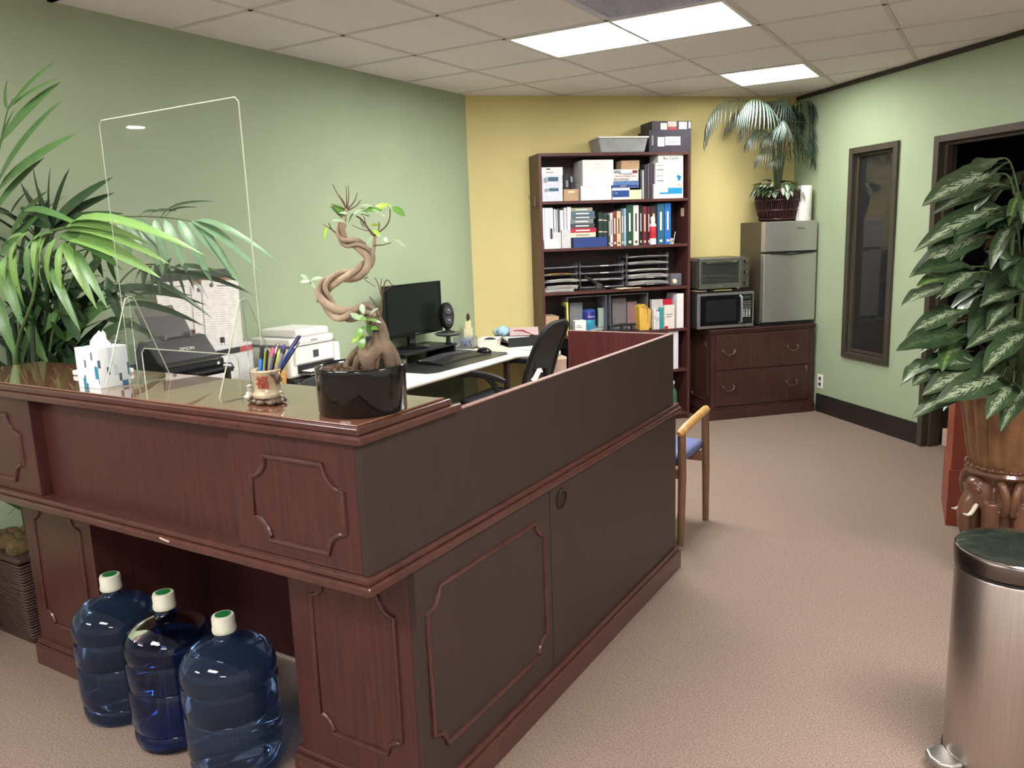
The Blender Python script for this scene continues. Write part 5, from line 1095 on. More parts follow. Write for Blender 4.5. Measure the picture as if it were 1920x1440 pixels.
# two strands wound around each other along an S
S_ = [(702, 596), (688, 583), (668, 588), (650, 592), (634, 588), (617, 572), (607, 552), (612, 534), (632, 521), (652, 516), (672, 510), (688, 498), (693, 482), (684, 467), (668, 457), (652, 456), (641, 448), (639, 434), (642, 418)]
for k, (ph, rr, nm) in enumerate(((0, .0095, 'main'), (2.1, .0075, 'second'), (4.2, .0055, 'third'))):
    P = smooth_path([bp(x, y, .012 * math.sin(i * .55)) for i, (x, y) in enumerate(S_)], 6); Q = []
    for i, p in enumerate(P):
        t_ = (P[min(i + 1, len(P) - 1)] - P[max(i - 1, 0)]).normalized(); n1 = t_.cross(AF).normalized(); a = ph + i * .16
        off = .0135 * (1 - .45 * i / len(P)); Q.append(p + n1 * off * math.cos(a) + AF * off * math.sin(a))
    n_ = len(Q); obj('trunk_strand', MB().tube(Q, lerp_list([rr, rr * 1.15, rr * 1.05, rr * .9, rr * .7], n_), 10), TRK, bt, smooth='all')
BRS = [([(694, 500), (700, 470), (703, 445), (702, 440)], .0055), ([(702, 442), (690, 428), (678, 412), (668, 405)], .003), ([(702, 442), (712, 434), (722, 426), (730, 412), (731, 392), (726, 386)], .002), ([(702, 460), (718, 459), (734, 455)], .0018),
       ([(697, 440), (686, 420), (682, 405)], .0016), ([(697, 434), (678, 430), (660, 422)], .0013), ([(709, 434), (711, 422), (710, 416)], .0018), ([(634, 440), (622, 430), (616, 418)], .002), ([(634, 438), (618, 428), (606, 420)], .0014),
       ([(643, 420), (647, 405), (650, 392)], .006), ([(650, 396), (644, 378), (632, 362), (624, 346)], .0018), ([(650, 392), (650, 372), (649, 350)], .0016), ([(651, 392), (654, 370), (653, 348)], .0016), ([(652, 392), (664, 378), (670, 362)], .0018), ([(653, 394), (668, 386), (676, 375)], .0016), ([(648, 392), (634, 388), (621, 383)], .0016), ([(648, 390), (640, 375), (634, 368)], .0012),
       ([(598, 560), (590, 542), (580, 528)], .0016), ([(598, 562), (594, 566)], .003), ([(714, 590), (705, 572), (693, 556)], .0022), ([(714, 592), (716, 560), (720, 535), (726, 525), (736, 535)], .0022), ([(716, 558), (708, 530), (702, 521)], .0014), ([(717, 556), (714, 535), (716, 522)], .0014), ([(690, 520), (684, 524), (704, 538)], .0012), ([(718, 548), (728, 540), (737, 534)], .0013)]
for q, rr in BRS:
    P = smooth_path([bp(x, y, .008 * math.sin(i + x)) for i, (x, y) in enumerate(q)], 4); obj('branch', MB().tube(P, lerp_list([rr, rr * .55], len(P)), 6), TRK if rr > .0045 else TWG, bt, smooth='all')
def leafmesh(name, wf, n=8, bend=.25, fold=.12, wave=0, across=1, thick=None):
    vs_ = []; fs_ = []; uv = []; na = 2 * across + 1
    for i in range(n + 1):
        t_ = i / n; w_ = wf(t_)
        for j in range(na):
            s_ = (j - across) / across
            vs_.append((t_, s_ * w_, -bend * t_ * t_ + fold * abs(s_) * w_ + wave * math.sin(t_ * 14 + s_ * 2) * abs(s_) * w_)); uv.append((t_, .5 + .5 * s_))
    for i in range(n):
        for j in range(na - 1): a = i * na + j; fs_.append((a, a + na, a + na + 1, a + 1))
    me = bpy.data.meshes.new(name); me.from_pydata(vs_, [], fs_); ul = me.uv_layers.new(name='UVMap')
    for l in me.loops: ul.data[l.index].uv = uv[l.vertex_index]
    me.polygons.foreach_set('use_smooth', [True] * len(me.polygons)); me.update(); return me
def leaf(me, par, pos, d, up, L, wsc=1, name='leaf'):
    if par.name.startswith(('potted_palm', 'frond')) and par.get('category') != 'x':
        q_ = pos + Vector((.245, -1.09, 0)) + d.normalized() * L
        if (par.name.startswith('potted_palm') or par.parent.name.startswith('potted_palm')) and q_.x < WX + .03: d = d.normalized() + Vector(((WX + .03 - q_.x) / L, 0, 0))
    d = d.normalized(); y = up.cross(d); y = y.normalized() if y.length > 1e-4 else d.orthogonal().normalized(); z = d.cross(y)
    o = bpy.data.objects.new(name, me); C.objects.link(o); o.parent = par
    o.matrix_local = Matrix(((d.x * L, y.x * L * wsc, z.x * L, pos.x), (d.y * L, y.y * L * wsc, z.y * L, pos.y), (d.z * L, y.z * L * wsc, z.z * L, pos.z), (0, 0, 0, 1)))
    return o
oval = lambda t: .24 * math.sin(PI * min(1, t * .97 + .02)) ** .8
FLm = [leafmat('ficus leaf green', (92, 140, 62), (120, 160, 90), .2, .3), leafmat('ficus leaf pale', (150, 176, 140), (190, 205, 180), .3, .25), leafmat('ficus leaf lime', (150, 190, 60), (170, 205, 90), .2, .35)]
FL = []
for k, mm in enumerate(FLm): me = leafmesh('leaf', oval, 7, .3, .15); me.materials.append(mm); FL.append(me)
LV = [(668, 392, -.3, 20, 0, 0), (662, 404, .9, 22, 1, 1), (650, 402, 2.6, 18, 1, 0), (648, 405, 2.2, 26, 0, 1), (645, 412, 2.1, 26, 0, 1), (672, 398, 0, 18, 1, 0), (678, 405, 1.2, 16, 1, 1), (672, 385, .1, 22, 1, 0), (684, 395, .2, 24, 0, 0), (700, 392, .35, 26, 2, 0), (697, 394, -.1, 20, 1, 0), (718, 388, .0, 16, 1, 0), (735, 388, -.5, 24, 0, 1),
      (616, 424, -2.2, 24, 2, 1), (620, 414, .2, 22, 1, 0), (695, 424, .4, 14, 2, 0), (700, 430, -.7, 14, 2, 1), (700, 440, -2.2, 18, 1, 1), (741, 450, -.3, 18, 1, 0), (714, 442, -.6, 14, 1, 0), (580, 528, 2.9, 18, 1, 0), (580, 527, .4, 22, 1, 0), (578, 526, 2.3, 14, 1, 0), (584, 530, -.9, 12, 1, 1),
      (682, 588, 1.9, 16, 1, 0), (690, 600, .1, 20, 0, 0), (688, 600, 2.8, 22, 0, 0), (684, 612, -2.4, 22, 0, 1), (690, 618, .3, 24, 0, 0), (684, 626, -2.8, 24, 2, 1), (682, 630, -1.8, 22, 0, 1), (688, 606, -1.3, 18, 0, 1), (676, 600, 2.4, 18, 1, 0), (694, 590, .9, 15, 1, 0), (664, 400, -2.5, 20, 0, 1), (676, 412, -.9, 16, 1, 1)]
ru = random.Random(5)
for (x, y, a, L_, k, dn) in LV:
    d = (AX * math.cos(a) - AD * math.sin(a) + AF * ru.uniform(-.5, .5)); up = Vector((0, 0, 1)) - AF * ru.uniform(.3, 1.1) + AX * ru.uniform(-.4, .4)
    leaf(FL[k], bt, bp(x, y, ru.uniform(-.02, .02) - (.045 if y > 585 else 0)), d, up, L_ * 1.3 / 1498 * D0, 1.1)

# ================================================================== BIG LEFT PALM
pb = thing('potted_palm', 'tall artificial palm in a dark wicker basket behind the left end of the desk', 'potted palm', (.245, -1.09, 0)); PLc = -Vector((.245, -1.09, 0))
WK = mat('dark brown wicker', (64, 42, 36), .6, var=.2, scale=40)
r = random.Random(11); m = MB(); nrow = 26
for k in range(nrow):
    zz = .025 + k * .0125; hw = .125 + .02 * k / nrow; P = []
    for (a, b) in ((-1, -1), (1, -1), (1, 1), (-1, 1)):
        for s_ in range(6):
            t_ = s_ / 6; nx = {(-1, -1): (1, 0), (1, -1): (0, 1), (1, 1): (-1, 0), (-1, 1): (0, -1)}[(a, b)]
            P.append((a * hw + nx[0] * 2 * hw * t_, b * hw + nx[1] * 2 * hw * t_, zz + r.uniform(-.001, .001)))
    m.tube(P, .0058, 6, closed=True)
o = obj('wicker_weave', m, WK, pb, smooth='all'); o['kind'] = 'stuff'
obj('wicker_base', B(-.13, -.13, 0, .13, .13, .024), WK, pb, bevel=.006); obj('basket_rim', B(-.15, -.15, .347, .15, .15, .372), WK, pb, bevel=.01)
m = MB(); MOSS = mat('brown olive moss', (104, 84, 52), .95, scale=22, c2=(60, 50, 26), bump=1, bscale=50)
for k in range(26): m.ball((r.uniform(-.11, .11), r.uniform(-.11, .11), .375 + r.random() * .03), r.uniform(.03, .055), 10, 6, (1, 1, .8))
o = obj('moss', m, MOSS, pb, smooth='all'); o['kind'] = 'stuff'
blade = lambda t: .085 * (math.sin(PI * min(1, t ** .75 * .98 + .02)) ** .7)
PMt = [leafmat('palm leaflet lime', (118, 158, 84), (146, 182, 112), .2, .35), leafmat('palm leaflet dark', (44, 70, 44), (58, 86, 56), .2, .3), leafmat('palm leaflet mid', (84, 122, 70), (104, 142, 88), .2, .35), leafmat('palm leaflet sea green', (112, 148, 112), (140, 172, 138), .2, .35)]
PM = {}
for k, mm in enumerate(PMt):
    for b_, bend in (('d', .55), ('s', .12)):
        me = leafmesh('leaflet', blade, 7, bend, .25); me.materials.append(mm); PM[(k, b_)] = me
STM = mat('palm stem green', (74, 100, 52), .5)
def frond(par, PL_, pts, n, L_, mk, droop=1.0, t0=.25, spread=.9, hang=.4, wsc=1.0, wall=True, sides=(-1, 1), rr=.006):
    P = smooth_path([p + PL_ for p in pts], 5); N_ = len(P)
    f_ = obj('frond', MB().tube(P, lerp_list([rr, rr * .3], N_), 6), STM, par, smooth='all')
    for i in range(n):
        t_ = t0 + (1 - t0) * i / (n - 1); q = t_ * (N_ - 1); k = min(int(q), N_ - 2); pos = P[k].lerp(P[k + 1], q - k); T_ = (P[k + 1] - P[k]).normalized()
        sd = T_.cross(Vector((0, 0, 1)))
        sd = sd.normalized() if sd.length > .2 else AX.copy()
        prof_ = (.55 + .45 * math.sin(PI * min(1, (t_ - t0) / (1 - t0) * .8 + .25)))
        for s_ in sides:
            a = spread * (1 - .65 * (t_ - t0) / (1 - t0)); d = sd * s_ * math.sin(a) + T_ * math.cos(a) + Vector((0, 0, ru.uniform(-.05, .1) - hang))
            d.normalize(); LL_ = L_ * prof_ * ru.uniform(.9, 1.1); tip = pos - PL_ + d * LL_
            if wall and tip.x < WX + .02:
                d = (d + Vector((.9, 0, -.2))).normalized()
                if (pos - PL_ + d * LL_).x < WX + .02: continue
            leaf(PM[mk], f_, pos, d, Vector((0, 0, 1)) + AX * ru.uniform(-.2, .2) - AF * .25, LL_, wsc, 'leaflet')
    return f_
def Y_(px, py, y):
    q = atY(px, py, y); q.x = max(q.x, WX + .045); return q
base = Vector((.245, -1.09, .40))
def st(z=.9, dx=0, dy=0): return [base + Vector((dx * .3, dy * .3, 0)), base + Vector((dx, dy, z - .4))]
FR = [
    (st(1.1, .1, .1) + [Y_(120, 560, -.98), Y_(165, 470, -.96), Y_(208, 412, -.95), Y_(255, 406, -.93), Y_(320, 409, -.92), Y_(372, 417, -.9)], 0, .23, (3, 'd'), .55, .45, .9),
    (st(1.0, .08, .14) + [Y_(140, 620, -.92), Y_(200, 560, -.9), Y_(250, 505, -.88), Y_(300, 496, -.86), Y_(345, 510, -.85)], 5, .16, (1, 'd'), .75, .1, .7),
    (st(1.3, -.02, -.04) + [Y_(-20, 520, -1.12), Y_(-12, 400, -1.12), Y_(-4, 300, -1.1), Y_(12, 215, -1.08), Y_(25, 185, -1.06)], 0, .28, (2, 's'), .5, -.25, 1.35),
    (st(1.0, .03, .08) + [Y_(80, 640, -.96), Y_(110, 570, -.94), Y_(160, 535, -.93), Y_(215, 540, -.92)], 8, .22, (1, 's'), .35, .1, .9),
    (st(1.0, -.02, .06) + [Y_(50, 650, -.98), Y_(60, 590, -.96), Y_(90, 540, -.95), Y_(140, 520, -.93)], 8, .22, (1, 's'), .35, .1, .9),
    (st(1.05, .1, .1) + [Y_(120, 640, -.94), Y_(150, 590, -.92), Y_(190, 565, -.9), Y_(235, 560, -.88)], 8, .20, (2, 's'), .3, .05, .8),
    (st(.9, .0, .0) + [Y_(20, 680, -1.04), Y_(10, 620, -1.02), Y_(-10, 590, -1.02)], 6, .24, (1, 's'), .3, .1, .9),
    (st(1.1, .02, .12) + [Y_(90, 560, -.92), Y_(80, 490, -.9), Y_(60, 430, -.9), Y_(20, 400, -.92)], 8, .24, (1, 's'), .4, .05, .9),
    (st(1.1, .06, .12) + [Y_(110, 560, -.92), Y_(130, 480, -.9), Y_(160, 440, -.9), Y_(200, 430, -.88)], 7, .2, (1, 'd'), .4, .2, .8),
    (st(.55, .0, -.03) + [Y_(30, 990, -1.02), Y_(15, 960, -1.04), Y_(-5, 945, -1.05)], 8, .12, (1, 's'), .15, .0, .9),
    (st(.8, .1, .0) + [Y_(110, 700, -.98), Y_(150, 650, -.97), Y_(200, 625, -.95)], 8, .2, (1, 's'), .3, .0, .8)]
for pts, n_, L_, mk, t0, hang, ws in FR: frond(pb, PLc, pts, n_, L_, mk, t0=t0, hang=hang, wsc=ws)
# leaflets read one by one from the photograph: base, tip, plane y, mesh, width
lime_st = obj('frond', MB().tube([q_ + PLc for q_ in smooth_path(st(1.1, .05, .0) + [Y_(62, 560, -1.12), Y_(72, 480, -1.1), Y_(90, 438, -1.08), Y_(135, 425, -1.06)], 5)], .006, 6), STM, pb, smooth='all')
NL = [(55, 435, 12, 491, 0, 1.0), (75, 437, 58, 500, 0, 1.1), (87, 438, 62, 517, 0, 1.0), (104, 447, 76, 545, 0, 1.0), (118, 455, 104, 538, 0, .9), (121, 455, 149, 556, 0, .8), (111, 447, 216, 514, 0, .8), (122, 435, 231, 490, 0, .55), (132, 419, 276, 474, 0, .42), (118, 430, 206, 456, 0, .6), (100, 436, 40, 470, 2, .8), (110, 440, 175, 500, 2, .8), (12, 480, -2, 560, 0, 1.0), (45, 440, -10, 470, 0, 1.0), (30, 450, 20, 560, 0, .8), (8, 500, 22, 600, 2, .9), (60, 450, 44, 540, 2, .9), (0, 560, 10, 660, 2, .9), (140, 470, 170, 560, 2, .7), (95, 500, 120, 600, 2, .7), (40, 400, 100, 425, 2, .6)]
for x0, y0, x1, y1, k, ws in NL:
    a_, b_ = Y_(x0, y0, -1.08) + PLc, Y_(x1, y1, -1.13) + PLc; d = b_ - a_; leaf(PM[(k, 'd')], lime_st, a_, d + Vector((0, 0, .42 * d.length)), Vector((0, 0, 1)) - AF * .9, d.length * 1.05, ws * 1.15, 'leaflet')
NR = [(236, 412, 258, 470, 3, .8), (250, 410, 283, 462, 3, .8), (265, 411, 288, 501, 3, .8), (290, 411, 304, 488, 3, .75), (310, 412, 333, 498, 3, .75), (335, 413, 372, 512, 3, .65), (355, 417, 417, 521, 3, .6), (366, 414, 464, 484, 3, .32), (360, 415, 440, 498, 3, .5), (372, 417, 410, 500, 3, .5), (225, 410, 236, 480, 3, .8), (300, 411, 352, 380, 1, .4), (262, 407, 282, 397, 1, .6), (280, 407, 305, 396, 1, .6), (310, 408, 338, 390, 1, .5),
      (275, 498, 240, 556, 1, .9), (286, 497, 264, 548, 1, .9), (300, 496, 283, 538, 1, .9), (322, 484, 307, 521, 1, .9), (300, 520, 412, 556, 1, .3), (285, 530, 352, 590, 1, .35), (250, 560, 330, 575, 1, .35), (230, 575, 320, 612, 1, .4), (200, 520, 215, 600, 1, .9), (208, 440, 200, 520, 1, .9), (180, 430, 176, 510, 2, .9), (320, 505, 400, 530, 1, .35), (200, 600, 260, 640, 1, .6), (190, 560, 285, 560, 1, .5)]
for x0, y0, x1, y1, k, ws in NR:
    a_, b_ = Y_(x0, y0, -.92) + PLc, Y_(x1, y1, -.95) + PLc; d = b_ - a_; leaf(PM[(k, 'd')], pb, a_, d + Vector((0, 0, .42 * d.length)), Vector((0, 0, 1)) - AF * .9, d.length * 1.05, ws * 1.45, 'leaflet')
NT = [(18, 205, 92, 116, 2, .75), (24, 198, 104, 147, 2, .55), (6, 262, 99, 158, 2, .9), (-4, 345, 96, 190, 2, .8), (-6, 360, 122, 257, 2, .8), (-4, 300, 18, 200, 2, .9), (0, 260, -12, 180, 2, .9), (-8, 395, 70, 300, 2, .8), (-8, 380, -20, 290, 2, .9), (14, 205, 4, 150, 2, .9)]
for x0, y0, x1, y1, k, ws in NT:
    a_, b_ = Y_(x0, y0, -1.09) + PLc, Y_(x1, y1, -1.04) + PLc; d = b_ - a_; leaf(PM[(k, 's')], pb, a_, d + Vector((0, 0, .1 * d.length)), Vector((0, -1, .5)) + AX * ru.uniform(-.5, .5), d.length * 1.03, ws, 'leaflet')
# thick stems
for (x, y) in ((.0, .0), (.04, .02), (-.03, .03), (.02, -.03), (-.01, .06)):
    obj('stem', MB().tube([(x, y, .36), (x * 1.6, y * 1.6, .8), (x * 2.6 + .02, y * 2.5, 1.28)], [.014, .012, .009], 8), mat('dark green stalk', (40, 58, 34), .6), pb, smooth=True)
# dracaena-like crown of stiff leaves inside the same pot
hub = Y_(98, 425, -.94) + PLc
obj('stem', MB().tube([Vector((.03, .05, .38)), Vector((.02, .1, 1.0)), hub], [.012, .01, .008], 8), mat('dark green stalk', (40, 58, 34), .6), pb, smooth=True)
for (x, y, L_) in ((48, 315, .3), (80, 316, .24), (114, 318, .24), (180, 328, .30), (190, 356, .27), (200, 394, .26), (25, 345, .26), (20, 400, .25), (5, 385, .3), (60, 350, .22)):
    d = (Y_(x, y, -.94 + ru.uniform(-.05, .05)) + PLc) - hub; leaf(PM[(1, 's')], pb, hub - d * .05, d, Vector((0, -1, .3)) + AX * ru.uniform(-.5, .5), d.length * 1.1, .72)
for (x0, y0, x1, y1, k) in ((60, 690, 20, 560, 1), (100, 690, 170, 545, 1), (70, 700, 130, 560, 1), (140, 700, 60, 590, 1), (40, 690, 70, 545, 2), (120, 690, 95, 560, 1), (30, 700, -10, 600, 1), (90, 680, 10, 520, 2), (130, 680, 190, 600, 1), (150, 690, 210, 640, 1), (60, 640, 10, 500, 1), (70, 600, 40, 470, 1), (20, 690, 60, 600, 1), (110, 700, 40, 610, 1), (150, 640, 100, 520, 1), (160, 600, 60, 520, 1), (40, 560, 110, 470, 1), (20, 560, 50, 440, 2), (140, 560, 180, 470, 1), (100, 610, 150, 500, 1), (10, 640, 40, 520, 1), (50, 690, 110, 620, 1), (5, 700, 30, 590, 1), (60, 640, 130, 560, 2), (90, 640, 60, 520, 1), (120, 640, 190, 560, 2), (160, 690, 120, 600, 1), (170, 650, 230, 600, 1), (30, 620, -15, 540, 2), (0, 560, 50, 470, 1), (40, 520, -10, 420, 1), (150, 690, 100, 640, 1), (20, 440, 70, 360, 2), (0, 480, 60, 400, 2)):
    p0_ = Y_(x0, y0, -.97 + ru.uniform(-.05, .08)) + PLc; p1_ = Y_(x1, y1, -.93 + ru.uniform(-.08, .08)) + PLc; d = p1_ - p0_
    leaf(PM[(k, 's')], pb, p0_, d, Vector((0, -1, .2)) + AX * ru.uniform(-.6, .6), d.length * 1.1, 1.05)

# ================================================================== PALM AND IVY IN THE BASKET ON THE FRIDGE
BKu, BKv = 4.385, 1.540; bz = FT + .0005
wb = thing('basket_palm', 'woven dark basket on the fridge with a grey-green palm above variegated ivy', 'potted palm', G(BKu, BKv, bz), A45)
WBK = mat('dark red brown willow', (70, 40, 40), .35, var=.25, scale=30)
def rad(z): return .132 + .044 * math.sin(min(1, z / .23) * PI * .55)
m = MB(); nst = 64
for k in range(nst):
    a = 2 * PI * k / nst; m.tube([((rad(z_) + .003 * (-1) ** (k + i)) * math.cos(a + .02 * i), (rad(z_) + .003 * (-1) ** (k + i)) * math.sin(a + .02 * i), z_) for i, z_ in enumerate((.006, .06, .12, .18, .235, .255))], .0052, 5)
o = obj('willow_stakes', m, WBK, wb, smooth='all'); o['kind'] = 'stuff'
for z_ in (.02, .09, .17, .245): obj('woven_band', MB().tube([((rad(z_) + .007) * math.cos(a), (rad(z_) + .007) * math.sin(a), z_ + .002 * math.sin(16 * a)) for a in [2 * PI * k / 48 for k in range(48)]], .006, 6, closed=True), WBK, wb, smooth='all')
obj('liner', MB().lathe([(.0, .004), (.118, .003), (.162, .23), (.0, .24)], 32, cap=False), mat('dark liner', (26, 18, 18), .9), wb, smooth=True)
GP = [leafmat('muted grey green leaflet', (50, 68, 62), (66, 84, 78), .2, .35), leafmat('silvery lit leaflet', (104, 122, 116), (126, 142, 136), .2, .3), leafmat('deep palm green leaflet', (32, 48, 36), (42, 60, 44), .2, .35)]  # silvery copy carries the lit leaves' highlight in its colour
thin = lambda t: .042 * (math.sin(PI * min(1, t ** .7 * .98 + .02)) ** .7)
for k, mm in enumerate(GP):
    me = leafmesh('leaflet', thin, 6, .5, .25); me.materials.append(mm); PM[(10 + k, 'd')] = me
WBi = Matrix.Rotation(-A45, 4, 'Z')
def wl(u, v, z): return Vector((u - BKu, v - BKv, z - bz))          # basket-local, local x=u y=v
def frond2(pts, n, L_, k, t0=.35, hang=.5, spread=1.1):
    P = smooth_path([wl(*p) for p in pts], 5); N_ = len(P); f_ = obj('frond', MB().tube(P, lerp_list([.005, .0018], N_), 6), mat('grey green rachis', (70, 84, 60), .6), wb, smooth='all')
    for i in range(n):
        t_ = t0 + (1 - t0) * i / (n - 1); q = t_ * (N_ - 1); kk = min(int(q), N_ - 2); pos = P[kk].lerp(P[kk + 1], q - kk); T_ = (P[kk + 1] - P[kk]).normalized()
        sd = T_.cross(Vector((0, 0, 1))); sd = sd.normalized() if sd.length > .25 else Vector((0, -1, 0))
        pr_ = .5 + .5 * math.sin(PI * min(1, (t_ - t0) / (1 - t0) * .75 + .25))
        for s_ in (-1, 1):
            a = spread * (1 - .6 * (t_ - t0) / (1 - t0)); d = sd * s_ * math.sin(a) + T_ * math.cos(a) + Vector((0, 0, ru.uniform(-.1, .05) - hang)); d.normalize(); LL_ = L_ * pr_
            tip = pos + d * LL_
            if tip.y + BKv > YW - .02: d.y = -abs(d.y) * .3 - .15; d.normalize()
            if tip.x + BKu > RU - .02: d.x = -abs(d.x) * .3 - .15; d.normalize()
            if (pos + d * LL_).z + bz > H - .01: d.z -= .4; d.normalize()
            leaf(PM[(10 + k, 'd')], f_, pos, d, Vector((0, 0, 1)) + Vector((0, -.3, 0)), LL_, .72, 'leaflet')
C0 = (BKu, BKv + .02, bz + .19)
def up_(u, v, z): return [C0, (BKu + (u - BKu) * .2, BKv + (v - BKv) * .3, bz + .4)]
def q2(px, py, v): u, z = atV(px, py, v); return (min(u, RU - .045 - .03 * max(0, 1.5 - v)), min(v, YW - .05), min(z, H - .03))
FR2 = [([q2(1440, 215, 1.5), q2(1395, 188, 1.45), q2(1352, 192, 1.42), q2(1328, 225, 1.4), q2(1322, 258, 1.38)], 15, .17, 0, .6),
       ([q2(1445, 215, 1.4), q2(1430, 190, 1.32), q2(1405, 190, 1.27), q2(1385, 215, 1.24)], 12, .19, 1, .9),
       ([q2(1462, 245, 1.42), q2(1466, 228, 1.36), q2(1470, 226, 1.3), q2(1474, 240, 1.26)], 9, .15, 1, .9),
       ([q2(1480, 210, 1.5), q2(1510, 190, 1.48), q2(1535, 195, 1.46), q2(1555, 225, 1.44)], 12, .15, 2, .5),
       ([q2(1455, 210, 1.6), q2(1420, 195, 1.62), q2(1380, 210, 1.64), q2(1360, 240, 1.64)], 12, .16, 2, .5),
       ([q2(1478, 270, 1.5), q2(1510, 255, 1.46), q2(1540, 262, 1.44), q2(1562, 292, 1.42)], 13, .14, 0, .5),
       ([q2(1450, 265, 1.5), q2(1430, 245, 1.48), q2(1410, 250, 1.46), q2(1400, 265, 1.44)], 10, .14, 0, .4),
       ([q2(1470, 240, 1.5), q2(1495, 228, 1.46), q2(1520, 235, 1.44), q2(1532, 255, 1.43)], 10, .14, 2, .4),
       ([q2(1470, 200, 1.45), q2(1462, 186, 1.40), q2(1470, 188, 1.34), q2(1490, 215, 1.28)], 11, .16, 0, .7),
       ([q2(1472, 290, 1.45), q2(1500, 280, 1.42), q2(1520, 288, 1.4), q2(1530, 300, 1.4)], 9, .12, 2, .4),
       ([q2(1452, 285, 1.45), q2(1440, 275, 1.42), q2(1425, 285, 1.4), q2(1416, 300, 1.4)], 9, .12, 2, .4),
       ([q2(1448, 235, 1.58), q2(1425, 222, 1.58), q2(1398, 232, 1.57), q2(1385, 252, 1.56)], 10, .13, 2, .5),
       ([q2(1478, 230, 1.6), q2(1505, 212, 1.6), q2(1530, 222, 1.6), q2(1545, 245, 1.6)], 10, .13, 2, .5),
       ([q2(1462, 262, 1.46), q2(1450, 250, 1.42), q2(1440, 252, 1.38), q2(1430, 266, 1.36)], 9, .12, 2, .5),
       ([q2(1474, 252, 1.46), q2(1488, 246, 1.42), q2(1500, 252, 1.4), q2(1508, 268, 1.38)], 9, .12, 2, .5),
       ([q2(1465, 300, 1.42), q2(1460, 292, 1.40), q2(1450, 296, 1.38), q2(1440, 306, 1.37)], 8, .10, 2, .4),
       ([q2(1468, 215, 1.56), q2(1462, 196, 1.54), q2(1445, 190, 1.52), q2(1420, 200, 1.5)], 11, .14, 2, .5),
       ([q2(1465, 225, 1.62), q2(1475, 200, 1.66), q2(1500, 200, 1.68), q2(1530, 215, 1.68)], 11, .15, 2, .5)]
for pts, n_, L_, k, hang in FR2:
    e = pts[0]; frond2([C0, (BKu + (e[0] - BKu) * .3, BKv + (e[1] - BKv) * .3, bz + .30)] + pts, n_ + 4, L_ * 1.22, k, hang=hang, t0=.42)
IVm = leafmat('variegated ivy leaf', (60, 84, 60), (196, 204, 188), .62, .35, .25); IVg = leafmat('dark ivy leaf', (44, 66, 40), (70, 92, 58), .3, .4)
ivf = lambda t: .30 * (math.sin(PI * min(1, t ** .62 * .98 + .02)) ** .75)
IV = []
for mm in (IVm, IVg): me = leafmesh('leaf', ivf, 6, .35, .3); me.materials.append(mm); IV.append(me)
for k in range(64):
    a = -PI / 2 + ru.uniform(-2.0, 2.0) if k < 50 else ru.uniform(0, 2 * PI); rr = ru.uniform(.07, .178); z_ = .275 + .06 * (1 - rr / .17) + ru.uniform(-.01, .03)
    if k % 3 == 0: rr, z_ = .18, ru.uniform(.235, .27)
    d = Vector((math.cos(a), math.sin(a), -.75 if rr > .15 else ru.uniform(-.2, .5))); pos = Vector((rr * math.cos(a), rr * math.sin(a), z_)); L_ = ru.uniform(.06, .10)
    tp = pos + d.normalized() * L_
    if tp.x + BKu > 4.50 and a > -.9: continue
    if tp.y + BKv > YW - .02: continue
    leaf(IV[0 if (k % 4) else 1], wb, pos, d, Vector((0, 0, 1)) + Vector((math.cos(a), math.sin(a), 0)) * .6, L_, 1)
for k in range(6):
    a = -PI / 2 - 1.2 + k * .12; pos = Vector((.15 * math.cos(a), .15 * math.sin(a), .26)); leaf(IV[1], wb, pos, Vector((-1, -.2, .35 - .12 * k)), Vector((0, 0, 1)), .13, .5)

# ================================================================== RIGHT FOREGROUND: CABINET, ELEPHANT PLANTER, LEAFY PLANT, BIN
t = thing('terracotta_cabinet', 'plain reddish-brown cabinet standing behind the elephant planter', 'cabinet', (3.465, 1.765, 0), .1)
obj('body', B(.008, .008, .30, .70, .45, .73), TERRA, t, bevel=.003); obj('base', B(0, 0, 0, .708, .45, .30), TERRA, t, bevel=.003); obj('top', B(0, 0, .73, .708, .455, .75), TERRA, t, bevel=.004)
ECx, ECy = 3.70, 1.20
ep = thing('elephant_planter', 'carved wooden planter: fluted tub carried by three elephant heads, holding a big leafy plant', 'planter', (ECx, ECy, 0))
CW = mat('carved tan wood', (130, 94, 60), .42, scale=10, c2=(94, 64, 40), bump=.15, bscale=40, coat=.2); CW2 = mat('polished brown carved wood', (112, 76, 54), .3, scale=8, c2=(76, 48, 34), coat=.4)
obj('tub', MB().lathe([(.0, .50), (.13, .50), (.135, .52), (.150, .60), (.168, .72), (.182, .80), (.188, .82), (.178, .82), (.165, .78), (.0, .77)], 96, cap=False, flute=lambda a, z: 1 + (.09 * abs(math.sin(9 * a)) if .515 < z < .81 else .03)), CW, ep, smooth=True)
obj('ring', MB().lathe([(.12, .47), (.150, .475), (.158, .487), (.150, .50), (.156, .508), (.145, .515), (.12, .515)], 48), CW2, ep, smooth=True)
obj('bead_row', (lambda m_: [m_.ball((.153 * math.cos(a), .153 * math.sin(a), .512), .008, 8, 6) for a in [2 * PI * k / 30 for k in range(30)]] and m_)(MB()), CW2, ep, smooth='all')
obj('column', MB().lathe([(.15, 0), (.16, .012), (.155, .03), (.12, .05), (.09, .12), (.085, .3), (.11, .42), (.13, .475)], 40), CW2, ep, smooth=True)
